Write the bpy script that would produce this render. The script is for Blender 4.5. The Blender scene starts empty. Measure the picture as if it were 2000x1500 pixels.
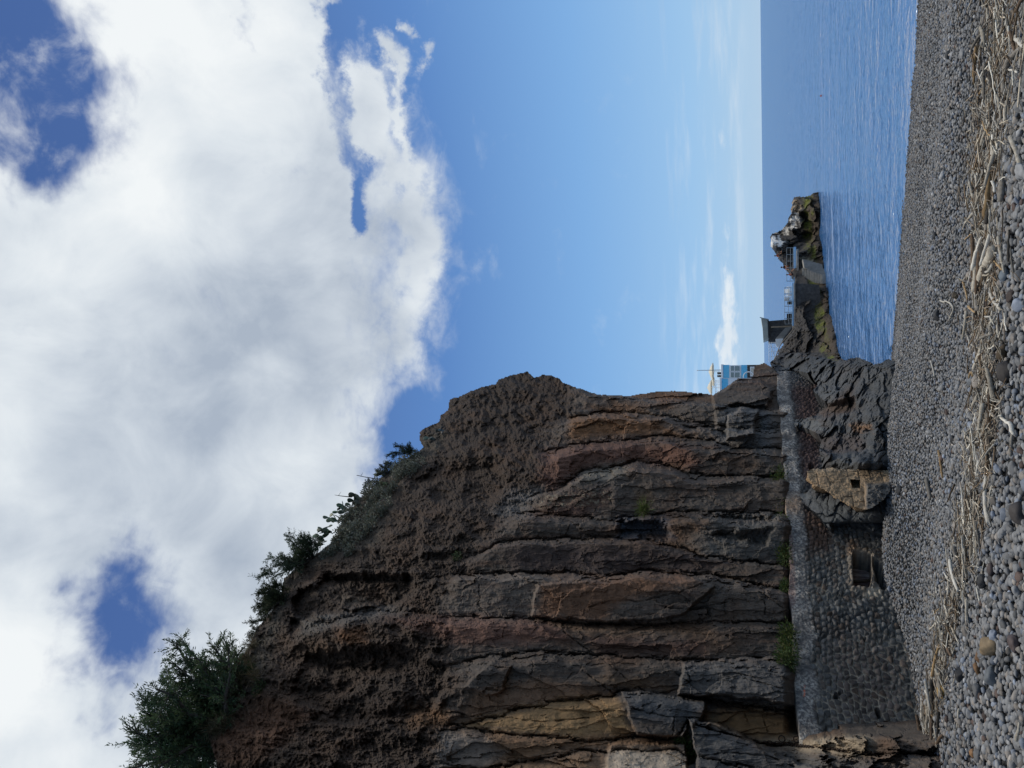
import bpy, bmesh, math, random
import numpy as np
from mathutils import Vector, Matrix

SC = bpy.context.scene
COL = SC.collection
RNG = np.random.default_rng(7)
random.seed(7)

# ------------------------------------------------------------------ camera
F_PX = 1428.0                       # focal length in pixels of the 2000x1500 picture
CAM = np.array([0.0, 0.0, 3.9])     # the sea is z = 0
PITCH = math.radians(19.05)
TILT = math.radians(0.63)
fwd = np.array([0, math.cos(PITCH), math.sin(PITCH)])
R0 = np.array([1.0, 0, 0]); U0 = np.cross(R0, fwd)
RT = math.cos(TILT)*R0 - math.sin(TILT)*U0      # right of the upright view
UP = math.cos(TILT)*U0 + math.sin(TILT)*R0
# the photograph lies on its side: its x axis runs down in the world, its y axis runs left
AX, AY = -UP, RT

def rays(x, y):
    """unit view rays of photo pixels (2000x1500 frame)"""
    x = np.asarray(x, float); y = np.asarray(y, float)
    d = F_PX*fwd + (x[..., None]-1000)*AX + (750-y[..., None])*AY
    return d/np.linalg.norm(d, axis=-1, keepdims=True)

def project(P):
    v = np.asarray(P, float)-CAM
    z = v@fwd
    return 1000+F_PX*(v@AX)/z, 750-F_PX*(v@AY)/z

cam_d = bpy.data.cameras.new('camera'); cam = bpy.data.objects.new('camera', cam_d); COL.objects.link(cam)
cam_d.sensor_width = 36; cam_d.lens = F_PX/2000*36
cam_d.clip_start = 0.1; cam_d.clip_end = 90000
M = Matrix((( AX[0], AY[0], -fwd[0], CAM[0]), (AX[1], AY[1], -fwd[1], CAM[1]), (AX[2], AY[2], -fwd[2], CAM[2]), (0, 0, 0, 1)))
cam.matrix_world = M
SC.camera = cam

# ------------------------------------------------------------------ noise
_perm = np.random.default_rng(3).permutation(1024).astype(np.int64)
_grad = np.random.default_rng(4).normal(size=(1024, 3)); _grad /= np.linalg.norm(_grad, axis=1, keepdims=True)
def _h(i, j, k):
    return _perm[(_perm[(_perm[i & 1023]+j) & 1023]+k) & 1023]
def gnoise(P):
    P = np.asarray(P, float)
    I = np.floor(P).astype(np.int64); f = P-I
    u = f*f*f*(f*(f*6-15)+10)
    r = np.zeros(P.shape[:-1])
    for a in (0, 1):
        for b in (0, 1):
            for c in (0, 1):
                g = _grad[_h(I[..., 0]+a, I[..., 1]+b, I[..., 2]+c)]
                d = (g[..., 0]*(f[..., 0]-a)+g[..., 1]*(f[..., 1]-b)+g[..., 2]*(f[..., 2]-c))
                w = (u[..., 0] if a else 1-u[..., 0])*(u[..., 1] if b else 1-u[..., 1])*(u[..., 2] if c else 1-u[..., 2])
                r += d*w
    return r*1.6
def fbm(P, octaves=4, rough=.5, lac=2.03):
    P = np.asarray(P, float); r = 0; a = 1; s = 0
    for o in range(octaves):
        r = r+a*gnoise(P*lac**o+17.3*o); s += a; a *= rough
    return r/s
def ridged(P, octaves=4, rough=.5, lac=2.03):
    P = np.asarray(P, float); r = 0; a = 1; s = 0
    for o in range(octaves):
        r = r+a*(1-np.abs(gnoise(P*lac**o+9.1*o))*1.8); s += a; a *= rough
    return r/s
def worley(P2, jitter=.85, seed=0):
    """2-D cells: F1, F2, cell hash (0..1023), offset to the cell centre"""
    P2 = np.asarray(P2, float)
    I = np.floor(P2).astype(np.int64); f = P2-I
    F1 = np.full(P2.shape[:-1], 9.); F2 = F1.copy(); ID = np.zeros(F1.shape, np.int64)
    OX = np.zeros(F1.shape); OY = np.zeros(F1.shape)
    for a in (-1, 0, 1):
        for b in (-1, 0, 1):
            h = _h(I[..., 0]+a, I[..., 1]+b, np.full(F1.shape, 37+seed, np.int64))
            cx = a+.5+jitter*(_perm[h]/1023-.5); cy = b+.5+jitter*(_perm[(h+311) & 1023]/1023-.5)
            dx = f[..., 0]-cx; dy = f[..., 1]-cy
            d = np.sqrt(dx*dx+dy*dy)
            m = d < F1
            F2 = np.where(m, F1, np.minimum(F2, d))
            ID = np.where(m, h, ID); OX = np.where(m, dx, OX); OY = np.where(m, dy, OY)
            F1 = np.where(m, d, F1)
    return F1, F2, ID, OX, OY
def rnd(ID, k=0):
    return _perm[(ID+k*131+7) & 1023]/1023.
def sstep(a, b, x):
    t = np.clip((x-a)/(b-a), 0, 1); return t*t*(3-2*t)
def poly_sdf(px, py, poly):
    """signed distance to a polygon, negative inside"""
    poly = np.asarray(poly, float); n = len(poly)
    d = np.full(px.shape, 1e9); inside = np.zeros(px.shape, bool)
    for i in range(n):
        ax, ay = poly[i]; bx, by = poly[(i+1) % n]
        ex, ey = bx-ax, by-ay
        t = np.clip(((px-ax)*ex+(py-ay)*ey)/(ex*ex+ey*ey+1e-9), 0, 1)
        d = np.minimum(d, (px-ax-t*ex)**2+(py-ay-t*ey)**2)
        c = ((ay > py) != (by > py))
        with np.errstate(divide='ignore', invalid='ignore'):
            xi = ax+(py-ay)*ex/(ey if ey != 0 else 1e-9)
        inside ^= c & (px < xi)
    d = np.sqrt(d)
    return np.where(inside, -d, d)
def line_dist(px, py, pts):
    pts = np.asarray(pts, float); d = np.full(px.shape, 1e9)
    for (ax, ay), (bx, by) in zip(pts[:-1], pts[1:]):
        ex, ey = bx-ax, by-ay
        t = np.clip(((px-ax)*ex+(py-ay)*ey)/(ex*ex+ey*ey+1e-9), 0, 1)
        d = np.minimum(d, (px-ax-t*ex)**2+(py-ay-t*ey)**2)
    return np.sqrt(d)
def lin(c, k=1.0):
    c = np.asarray(c, float)/255
    return np.where(c <= .04045, c/12.92, ((c+.055)/1.055)**2.4)*k

# ------------------------------------------------------------------ objects
def tag(o, label=None, cat=None, group=None, kind=None):
    if label: o['label'] = label
    if cat: o['category'] = cat
    if group: o['group'] = group
    if kind: o['kind'] = kind
    return o
def empty(name, loc=(0, 0, 0), rz=0.):
    o = bpy.data.objects.new(name, None); COL.objects.link(o)
    o.location = loc; o.rotation_euler = (0, 0, rz); o.empty_display_size = .2
    return o
def np_mesh(name, V, F, mat=None, parent=None, smooth=True, attrs=None, mi=None):
    """one mesh object from numpy arrays; F is an (n,3|4) array or list of such arrays"""
    V = np.asarray(V, np.float32)
    Fs = F if isinstance(F, list) else [F]
    me = bpy.data.meshes.new(name)
    me.vertices.add(len(V)); me.vertices.foreach_set('co', V.ravel())
    nl = sum(f.size for f in Fs); nf = sum(len(f) for f in Fs)
    me.loops.add(nl); me.polygons.add(nf)
    me.loops.foreach_set('vertex_index', np.concatenate([f.ravel() for f in Fs]).astype(np.int32))
    tot = np.concatenate([np.full(len(f), f.shape[1]) for f in Fs])
    st = np.concatenate([[0], np.cumsum(tot)[:-1]])
    me.polygons.foreach_set('loop_start', st.astype(np.int32))
    me.polygons.foreach_set('loop_total', tot.astype(np.int32))
    me.polygons.foreach_set('use_smooth', np.full(nf, smooth))
    if mi is not None: me.polygons.foreach_set('material_index', np.asarray(mi, np.int32))
    me.update(calc_edges=True); me.validate()
    for k, a in (attrs or {}).items():
        a = np.asarray(a, np.float32)
        if a.ndim == 1:
            at = me.attributes.new(k, 'FLOAT', 'POINT'); at.data.foreach_set('value', a)
        else:
            at = me.attributes.new(k, 'FLOAT_COLOR', 'POINT')
            c = np.ones((len(a), 4), np.float32); c[:, :3] = a
            at.data.foreach_set('color', c.ravel())
    o = bpy.data.objects.new(name, me); COL.objects.link(o)
    for m in (mat if isinstance(mat, (list, tuple)) else [mat]):
        if m is not None: me.materials.append(m)
    if parent is not None: o.parent = parent
    return o
class MB:
    """collects shapes into one mesh"""
    def __init__(s): s.bm = bmesh.new()
    def box(s, c, size, rz=0., bev=0., M=None):
        r = bmesh.ops.create_cube(s.bm, size=1.0)
        mat = (M or Matrix.Translation(Vector(c))@Matrix.Rotation(rz, 4, 'Z'))@Matrix.Diagonal((size[0], size[1], size[2], 1))
        bmesh.ops.transform(s.bm, matrix=mat, verts=r['verts'])
        if bev:
            ed = list({e for v in r['verts'] for e in v.link_edges})
            bmesh.ops.bevel(s.bm, geom=ed, offset=bev, segments=2, affect='EDGES', clamp_overlap=True)
        return s
    def tube(s, pts, rad, seg=8, closed_ends=True):
        """swept tube; rad is one radius or one for each point"""
        pts = [Vector(p) for p in pts]; n = len(pts)
        rad = [rad]*n if not hasattr(rad, '__len__') else rad
        rings = []; up = None
        for i, p in enumerate(pts):
            t = (pts[min(i+1, n-1)]-pts[max(i-1, 0)]).normalized()
            if up is None:
                up = Vector((0, 0, 1)) if abs(t.z) < .9 else Vector((1, 0, 0))
            a = t.cross(up)
            if a.length < 1e-5: a = t.orthogonal()
            a.normalize(); b = a.cross(t).normalized(); up = b
            rings.append([s.bm.verts.new(p+(a*math.cos(k*2*math.pi/seg)+b*math.sin(k*2*math.pi/seg))*rad[i]) for k in range(seg)])
        for r0, r1 in zip(rings[:-1], rings[1:]):
            for k in range(seg):
                s.bm.faces.new((r0[k], r0[(k+1) % seg], r1[(k+1) % seg], r1[k]))
        if closed_ends:
            s.bm.faces.new(rings[0][::-1]); s.bm.faces.new(rings[-1])
        return s
    def prism(s, poly, dirv):
        """extruded polygon of 3-D points"""
        a = [s.bm.verts.new(Vector(p)) for p in poly]; b = [s.bm.verts.new(Vector(p)+Vector(dirv)) for p in poly]
        s.bm.faces.new(a); s.bm.faces.new(b[::-1]); n = len(a)
        for i in range(n): s.bm.faces.new((a[i], b[i], b[(i+1) % n], a[(i+1) % n]))
        return s
    def torus(s, c, R, r, M, seg=16, sec=6):
        P = [[s.bm.verts.new((M@Vector(((R+r*math.cos(b*2*math.pi/sec))*math.cos(a*2*math.pi/seg), (R+r*math.cos(b*2*math.pi/sec))*math.sin(a*2*math.pi/seg), r*math.sin(b*2*math.pi/sec))))+Vector(c)) for b in range(sec)] for a in range(seg)]
        for a in range(seg):
            for b in range(sec):
                s.bm.faces.new((P[a][b], P[(a+1) % seg][b], P[(a+1) % seg][(b+1) % sec], P[a][(b+1) % sec]))
        return s
    def build(s, name, mat, parent=None, smooth=False, loc=None):
        bmesh.ops.recalc_face_normals(s.bm, faces=s.bm.faces)
        me = bpy.data.meshes.new(name); s.bm.to_mesh(me); s.bm.free()
        if smooth:
            me.polygons.foreach_set('use_smooth', np.full(len(me.polygons), True))
        o = bpy.data.objects.new(name, me); COL.objects.link(o); me.materials.append(mat)
        if loc is not None: o.location = loc
        if parent is not None: o.parent = parent
        return o

# ------------------------------------------------------------------ materials
def nodes(name):
    m = bpy.data.materials.new(name); m.use_nodes = True
    nt = m.node_tree; b = nt.nodes['Principled BSDF']
    return m, nt, b
def N(nt, typ, **kw):
    n = nt.nodes.new(typ)
    for k, v in kw.items():
        if k == 'inp':
            for a, b in v.items(): n.inputs[a].default_value = b
        else: setattr(n, k, v)
    return n
def attr_mat(name, attr='col', rough=.9, var=.25, var_scale=6., bump=.4, bump_scale=20., bump_dist=.03, spec=.25, detail=8, spots=None, grit=False):
    """rough natural material: its own colour from a point attribute, broken up by noise, with fine bump"""
    m, nt, b = nodes(name); L = nt.links.new
    tc = N(nt, 'ShaderNodeTexCoord'); at = N(nt, 'ShaderNodeAttribute', attribute_name=attr)
    n1 = N(nt, 'ShaderNodeTexNoise', inp={'Scale': var_scale, 'Detail': detail, 'Roughness': .65}); L(tc.outputs['Object'], n1.inputs['Vector'])
    mr = N(nt, 'ShaderNodeMapRange', inp={'From Min': .3, 'From Max': .7, 'To Min': 1-var, 'To Max': 1+var}); L(n1.outputs['Fac'], mr.inputs['Value'])
    mx = N(nt, 'ShaderNodeVectorMath', operation='SCALE'); L(at.outputs['Color'], mx.inputs[0]); L(mr.outputs[0], mx.inputs['Scale'])
    src = mx.outputs[0]
    if spots:
        (sc, thr, colr, amt) = spots
        n3 = N(nt, 'ShaderNodeTexNoise', inp={'Scale': sc, 'Detail': 6, 'Roughness': .7}); L(tc.outputs['Object'], n3.inputs['Vector'])
        m3 = N(nt, 'ShaderNodeMapRange', inp={'From Min': thr, 'From Max': thr+.06, 'To Min': 0, 'To Max': amt}); L(n3.outputs['Fac'], m3.inputs['Value'])
        mm = N(nt, 'ShaderNodeMix', data_type='RGBA'); L(m3.outputs[0], mm.inputs['Factor']); L(src, mm.inputs['A']); mm.inputs['B'].default_value = (*colr, 1)
        src = mm.outputs['Result']
    L(src, b.inputs['Base Color'])
    b.inputs['Roughness'].default_value = rough; b.inputs['Specular IOR Level'].default_value = spec
    n2 = N(nt, 'ShaderNodeTexNoise', inp={'Scale': bump_scale, 'Detail': 10, 'Roughness': .7}); L(tc.outputs['Object'], n2.inputs['Vector'])
    bp = N(nt, 'ShaderNodeBump', inp={'Strength': bump, 'Distance': bump_dist}); L(n2.outputs['Fac'], bp.inputs['Height']); L(bp.outputs[0], b.inputs['Normal'])
    if grit:   # loose, crumbly rock is rougher than the dense slabs
        ga = N(nt, 'ShaderNodeAttribute', attribute_name='grit'); gm = N(nt, 'ShaderNodeMapRange', inp={'From Min': 0., 'From Max': 1., 'To Min': bump*.45, 'To Max': 1.}); L(ga.outputs['Fac'], gm.inputs['Value']); L(gm.outputs[0], bp.inputs['Strength'])
        gd = N(nt, 'ShaderNodeMapRange', inp={'From Min': 0., 'From Max': 1., 'To Min': bump_dist, 'To Max': bump_dist*2.6}); L(ga.outputs['Fac'], gd.inputs['Value']); L(gd.outputs[0], bp.inputs['Distance'])
    return m
def plain(name, col, rough=.6, metal=0., var=.12, scale=8., bump=.1, bscale=30., spec=.4):
    m, nt, b = nodes(name); L = nt.links.new
    tc = N(nt, 'ShaderNodeTexCoord')
    n1 = N(nt, 'ShaderNodeTexNoise', inp={'Scale': scale, 'Detail': 6, 'Roughness': .6}); L(tc.outputs['Object'], n1.inputs['Vector'])
    mr = N(nt, 'ShaderNodeMapRange', inp={'From Min': .3, 'From Max': .7, 'To Min': 1-var, 'To Max': 1+var}); L(n1.outputs['Fac'], mr.inputs['Value'])
    cb = N(nt, 'ShaderNodeVectorMath', operation='SCALE'); cb.inputs[0].default_value = col; L(mr.outputs[0], cb.inputs['Scale']); L(cb.outputs[0], b.inputs['Base Color'])
    b.inputs['Roughness'].default_value = rough; b.inputs['Metallic'].default_value = metal; b.inputs['Specular IOR Level'].default_value = spec
    n2 = N(nt, 'ShaderNodeTexNoise', inp={'Scale': bscale, 'Detail': 8, 'Roughness': .65}); L(tc.outputs['Object'], n2.inputs['Vector'])
    bp = N(nt, 'ShaderNodeBump', inp={'Strength': bump, 'Distance': .02}); L(n2.outputs['Fac'], bp.inputs['Height']); L(bp.outputs[0], b.inputs['Normal'])
    return m
# ------------------------------------------------------------------ light and sky
SUN_DIR = np.array([.18, .11, .98]); SUN_DIR /= np.linalg.norm(SUN_DIR)
sun_el = math.asin(SUN_DIR[2]); sun_az = math.atan2(SUN_DIR[0], SUN_DIR[1])
sd = bpy.data.lights.new('sun', 'SUN'); sd.energy = 2.2; sd.angle = math.radians(10); sd.color = (1, .95, .87)
so = bpy.data.objects.new('sun', sd); COL.objects.link(so)
so.rotation_euler = Vector(SUN_DIR).to_track_quat('Z', 'Y').to_euler(); so.location = (20, 0, 40)

def az_el(x, y):
    d = rays(np.array(x, float), np.array(y, float))
    return math.degrees(math.atan2(d[0], d[1])), math.degrees(math.asin(d[2]))

W = bpy.data.worlds.new('World'); SC.world = W; W.use_nodes = True
nt = W.node_tree; nt.nodes.clear(); L = nt.links.new
def mth(op, a, b=None, c=None, clamp=False):
    n = nt.nodes.new('ShaderNodeMath'); n.operation = op; n.use_clamp = clamp
    for i, v in enumerate((a, b, c)):
        if v is None: continue
        if isinstance(v, (int, float)): n.inputs[i].default_value = v
        else: L(v, n.inputs[i])
    return n.outputs[0]
def mrange(v, a, b, c=0., d=1., smooth=True):
    n = nt.nodes.new('ShaderNodeMapRange'); n.interpolation_type = 'SMOOTHSTEP' if smooth else 'LINEAR'
    L(v, n.inputs['Value']); n.inputs['From Min'].default_value = a; n.inputs['From Max'].default_value = b
    n.inputs['To Min'].default_value = c; n.inputs['To Max'].default_value = d
    return n.outputs['Result']
tc = nt.nodes.new('ShaderNodeTexCoord'); DIRV = tc.outputs['Generated']
sep = nt.nodes.new('ShaderNodeSeparateXYZ'); L(DIRV, sep.inputs[0])
AZ = mth('MULTIPLY', mth('ARCTAN2', sep.outputs['X'], sep.outputs['Y']), 57.29578)
EL = mth('MULTIPLY', mth('ARCSINE', sep.outputs['Z']), 57.29578)
def noise(scale, detail, rough, stretch=(1, 1, 1), dist=0., off=(0, 0, 0)):
    mp = nt.nodes.new('ShaderNodeMapping'); L(DIRV, mp.inputs['Vector']); mp.inputs['Scale'].default_value = stretch; mp.inputs['Location'].default_value = off
    n = nt.nodes.new('ShaderNodeTexNoise'); n.inputs['Scale'].default_value = scale; n.inputs['Detail'].default_value = detail
    n.inputs['Roughness'].default_value = rough; n.inputs['Distortion'].default_value = dist; L(mp.outputs[0], n.inputs['Vector'])
    return n.outputs['Fac']
_wa, _we = noise(4.5, 5, .6, off=(5.1, .2, .4)), noise(4.5, 5, .6, off=(.3, 7.7, .4))
AZ0, EL0 = AZ, EL
AZ = mth('ADD', AZ, mth('MULTIPLY', mth('SUBTRACT', _wa, .5), 22.)); EL = mth('ADD', EL, mth('MULTIPLY', mth('SUBTRACT', _we, .5), 9.))
AZ1 = mth('ADD', AZ0, mth('MULTIPLY', mth('SUBTRACT', noise(9., 8, .65, off=(2.2, 9, 1)), .5), 13.)); EL1 = mth('ADD', EL0, mth('MULTIPLY', mth('SUBTRACT', noise(9., 8, .65, off=(7.2, 4, 3)), .5), 7.))
def blob(x, y, rx, ry, rot=0., soft=1.0, warp=True):
    """soft ellipse of sky round the direction seen at a pixel: 1 at the centre, 0 outside (radii in degrees)"""
    a0, e0 = az_el(x, y)
    A_, E_ = (AZ, EL) if warp else (AZ1, EL1)
    da = mth('MULTIPLY', mth('SUBTRACT', A_, a0), math.cos(math.radians(e0))); de = mth('SUBTRACT', E_, e0)
    c, s = math.cos(math.radians(rot)), math.sin(math.radians(rot))
    u = mth('DIVIDE', mth('ADD', mth('MULTIPLY', da, c), mth('MULTIPLY', de, s)), rx)
    v = mth('DIVIDE', mth('SUBTRACT', mth('MULTIPLY', de, c), mth('MULTIPLY', da, s)), ry)
    r = mth('SQRT', mth('ADD', mth('MULTIPLY', u, u), mth('MULTIPLY', v, v)))
    return mrange(r, 1., 1.-soft, 0., 1.)
sky = nt.nodes.new('ShaderNodeTexSky'); sky.sky_type = 'NISHITA'; sky.sun_disc = False
sky.sun_elevation = sun_el; sky.sun_rotation = sun_az; sky.altitude = 0; sky.air_density = 1.0; sky.dust_density = 0.0; sky.ozone_density = 3.0
# marine air: the sky whitens towards the horizon
bg_sky = nt.nodes.new('ShaderNodeBackground'); L(sky.outputs[0], bg_sky.inputs['Color']); bg_sky.inputs['Strength'].default_value = 0.12
hz = nt.nodes.new('ShaderNodeValToRGB'); L(mrange(EL0, -2., 60., 0., 1., smooth=False), hz.inputs['Fac'])
he = hz.color_ramp.elements
he[0].position = .03; he[0].color = (*lin((169, 201, 231)), 1); he[1].position = 1.; he[1].color = (*lin((62, 92, 150)), 1)
for p_, c_ in [(.11, (152, 194, 234)), (.24, (126, 174, 226)), (.42, (92, 136, 198)), (.60, (76, 108, 168))]:
    q = he.new(p_); q.color = (*lin(c_), 1)
bg_hz = nt.nodes.new('ShaderNodeBackground'); L(hz.outputs['Color'], bg_hz.inputs['Color'])
mix0 = nt.nodes.new('ShaderNodeMixShader'); mix0.inputs['Fac'].default_value = .92; L(bg_sky.outputs[0], mix0.inputs[1]); L(bg_hz.outputs[0], mix0.inputs[2])

n_big = noise(3.2, 3, .5, dist=.3, off=(1.3, .2, .4))
n_fine = noise(8.5, 12, .62, stretch=(1, 1, 1.5), dist=.25, off=(.3, .8, .1))
n_wisp = noise(22., 10, .6, stretch=(1, 1, 1.6), dist=.6, off=(2.3, .8, .1))
# the great bank: everything above a lower edge at about 26 degrees
edge = mrange(EL, 22.5, 33., -1.05, 1.75, smooth=False)
dens = edge
for (x, y, rx, ry, rot, soft, w) in [
        (-20, 20, 14, 8, 0, 1., -4.0), (0, 180, 9, 4, 0, 1., -1.9),       # blue corner high on the right
        (258, 1222, 10.5, 6.2, 25, 1., -1.95), (215, 1285, 5, 5, 20, 1., -1.1), (190, 1150, 4, 3, 0, 1., -.9),  # blue hole high on the left
        (830, 880, 6, 4, 0, 1., -.9), (830, 1010, 11, 8, 0, .9, -1.6), (600, 90, 9, 7, 0, 1., .6)]:
    dens = mth('ADD', dens, mth('MULTIPLY', blob(x, y, rx, ry, rot, soft), w))
# the broken lower fringe: slits of blue and single puffs
for (x, y, rx, ry, w) in [(480, 30, 4.0, 1.6, -1.5), (655, 110, 5.5, 1.8, -1.5), (665, 210, 5., 1.7, -1.3), (692, 300, 4.5, 1.8, -1.15), (702, 380, 3.5, 1.6, -1.15), (715, 30, 6, 3.2, -1.9), (790, 170, 1.6, 2., -1.0), (640, 45, 2.2, 1.3, -1.), (775, 215, 3.5, .8, -1.2), (790, 360, 1.5, 1.2, -.9), (700, 405, 2.0, 1.2, -1.3),
        (715, 215, 4.2, 2.6, 2.0), (765, 95, 3.6, 1.2, 2.1), (785, 215, 3.6, 1.2, 1.7), (835, 105, 2.0, 1.3, 1.9), (715, 60, 1.8, 1.2, 1.3), (645, 12, 2.4, 1.6, 1.6), (800, 20, 1.8, .8, 1.5), (790, 320, 5., 2.2, 1.3), (815, 440, 6., 2.4, 1.2), (815, 560, 6., 2.4, .9), (800, 660, 5, 2.2, .7), (550, 100, 6, 5, .7)]:
    dens = mth('ADD', dens, mth('MULTIPLY', blob(x, y, rx, ry, 0., 1., warp=False), w))
nz = mth('ADD', mth('MULTIPLY', mth('SUBTRACT', n_fine, .5), 3.3), mth('MULTIPLY', mth('SUBTRACT', n_wisp, .5), 1.7))
dens = mth('ADD', dens, nz)
alpha = mrange(dens, -.7, 1.35, 0., 1.)
# torn thin cloud drifting through the gaps
thin = mth('MULTIPLY', mrange(mth('ADD', noise(11., 10, .6, stretch=(1, 1, .8), dist=.5, off=(3, 1, 6)), mth('MULTIPLY', mth('SUBTRACT', n_wisp, .5), .4)), .47, .78, 0., .6), mrange(EL0, 30., 42., 0., 1.))
alpha = mth('MAXIMUM', alpha, thin)
# low cumulus bank far out over the sea, and thin veils
AZ, EL = AZ0, EL0
low = mth('ADD', mrange(EL, 1.2, 2.4, -1.2, .25), mrange(EL, 4.2, 2.6, -1.2, .25))
for (x, y, rx, ry, w) in [(1418, 700, 1.6, 1.1, .9), (1402, 672, 1.5, 1.0, 1.3), (1412, 640, 1.6, .9, .9), (1420, 600, 2., 1.1, 1.0), (1408, 565, 1.6, .8, 1.0), (1424, 530, 1.6, .8, .9), (1430, 660, 2.2, 1.0, .7), (1438, 580, 2.6, .8, .5)]:
    low = mth('ADD', low, mth('MULTIPLY', blob(x, y, rx, ry, 0., 1., warp=False), w*.36))
n_low = noise(26., 8, .6, stretch=(1, 1, 3.2), dist=.2, off=(4.1, 0, 0))
a_right = mrange(AZ, 11., 0., -.75, .25)
low = mth('ADD', mth('ADD', low, a_right), mth('MULTIPLY', mth('SUBTRACT', n_low, .5), 3.6))
a_low = mth('MULTIPLY', mrange(low, -.2, 1.1, 0., .75), mrange(AZ, 27., 14., 0., 1.))
veil = mth('MULTIPLY', mrange(noise(7., 6, .6, stretch=(1, 1, 9), off=(.7, 2, 0)), .45, .75, 0., .35), mth('MULTIPLY', mrange(EL, .5, 2., 0., 1.), mrange(EL, 9., 4., 0., 1.)))
alpha = mth('MAXIMUM', alpha, mth('MAXIMUM', a_low, veil))
# light and shade of the bank: its thick parts turn grey
shade = mth('ADD', mth('MULTIPLY', n_big, 1.35), mth('MULTIPLY', noise(9., 9, .58, stretch=(1, 1, .7), dist=.4, off=(.1, 3, 1)), .75))
for (x, y, rx, ry, rot, w) in [(440, 1050, 15, 12, 0, -.22), (320, 210, 7, 5, 0, -.16), (200, 60, 9, 9, 0, .22), (530, 950, 7, 5, 0, .16), (430, 560, 8, 12, 0, -.14), (250, 380, 10, 9, 0, .05), (480, 720, 9, 9, 0, -.1)]:
    shade = mth('ADD', shade, mth('MULTIPLY', blob(x, y, rx, ry, rot, 1.), w))
cr = nt.nodes.new('ShaderNodeValToRGB'); L(mrange(shade, .66, 1.26, 0., 1., smooth=False), cr.inputs['Fac'])
e = cr.color_ramp.elements
e[0].position = 0.; e[0].color = (*lin((170, 182, 198)), 1); e[1].position = 1.; e[1].color = (*lin((242, 246, 248)), 1)
x_ = e.new(.38); x_.color = (*lin((204, 213, 223)), 1)
x_ = e.new(.66); x_.color = (*lin((224, 231, 237)), 1)
# unseen cloud behind the viewer, dimmed to strengthen light contrast on the crag
back_dim = mrange(sep.outputs['Y'], .15, -.55, 1., .42)
dim_cl = nt.nodes.new('ShaderNodeVectorMath'); dim_cl.operation = 'SCALE'; L(cr.outputs['Color'], dim_cl.inputs[0]); L(back_dim, dim_cl.inputs['Scale'])
bg_cl = nt.nodes.new('ShaderNodeBackground'); L(dim_cl.outputs[0], bg_cl.inputs['Color']); bg_cl.inputs['Strength'].default_value = 1.0
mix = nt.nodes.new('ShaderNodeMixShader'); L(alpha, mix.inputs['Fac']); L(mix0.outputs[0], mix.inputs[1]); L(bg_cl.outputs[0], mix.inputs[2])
wo = nt.nodes.new('ShaderNodeOutputWorld'); L(mix.outputs[0], wo.inputs['Surface'])
W.cycles.sampling_method = 'MANUAL'; W.cycles.sample_map_resolution = 1024

SC.view_settings.view_transform = 'Standard'; SC.view_settings.look = 'None'; SC.view_settings.gamma = 1; SC.view_settings.exposure = 0.0
# ------------------------------------------------------------------ beach and sea
SHORE_N = np.array([.456, .89])
def beach_z(X, Y):
    p = X*SHORE_N[0]+Y*SHORE_N[1]
    z = 2.17+.0038*np.hypot(X, Y)-.0962*p
    z = z+.40*np.exp(-((X+4.5)**2+(Y-19.1)**2)/5.)+.36*np.exp(-((X+1.7)**2/6+(Y-21.8)**2/6))
    z = z+.05*np.sin(p*.9+.6*np.sin(X*.35))*sstep(0, 6, 22-p)
    return z
def on_beach(x, y, lift=0.):
    """point of the beach seen at a photo pixel"""
    x = np.asarray(x, float); d = rays(x, y)
    # first crossing of the view ray with the shingle
    t = np.full(d.shape[:-1], 60.); done = np.zeros(t.shape, bool); prev = np.full(t.shape, 9.)
    ts = np.concatenate([np.arange(4, 12, .4), np.arange(12, 46, .25)])
    for k, tk in enumerate(ts):
        h = CAM[2]+d[..., 2]*tk-beach_z(d[..., 0]*tk, d[..., 1]*tk)-lift
        hit = (h <= 0) & ~done
        if hit.any():
            st = ts[k]-ts[max(k-1, 0)]; f = np.clip(prev/(prev-h+1e-9), 0, 1)
            t = np.where(hit, tk-st+st*f, t); done |= hit
        prev = h
    return CAM+d*t[..., None]

gx = np.concatenate([np.linspace(-60, -16, 23), np.arange(-15.5, 24, .25), np.linspace(24.5, 80, 23)])
gy = np.concatenate([np.linspace(-30, 2, 17), np.arange(2.25, 30, .25), np.linspace(31, 60, 12)])
GX, GY = np.meshgrid(gx, gy, indexing='ij')
GZ = beach_z(GX, GY)-.05
V = np.stack([GX, GY, GZ], -1).reshape(-1, 3)
n0, n1 = GX.shape; I = np.arange(n0*n1).reshape(n0, n1)
Fq = np.stack([I[:-1, :-1], I[1:, :-1], I[1:, 1:], I[:-1, 1:]], -1).reshape(-1, 4)
m_grit = plain('dark_grit', (.035, .036, .038), rough=.95, var=.5, scale=30, bump=1., bscale=60)
o = np_mesh('beach', V, Fq, m_grit); tag(o, kind='structure')

# sea: one sheet to the horizon, finely waved near the shore
az = np.concatenate([np.radians(np.linspace(-100, -32, 40)), np.radians(np.linspace(-31.9, 33.9, 760)), np.radians(np.linspace(34, 110, 44))])
rr = [17.]
while rr[-1] < 420: rr.append(rr[-1]*1.0052)
while rr[-1] < 60000: rr.append(rr[-1]*1.06)
rr = np.array(rr)
RR, AZg = np.meshgrid(rr, az, indexing='ij')
SX, SY = RR*np.sin(AZg), RR*np.cos(AZg)
P3 = np.stack([SX, SY, np.zeros_like(SX)], -1)
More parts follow.
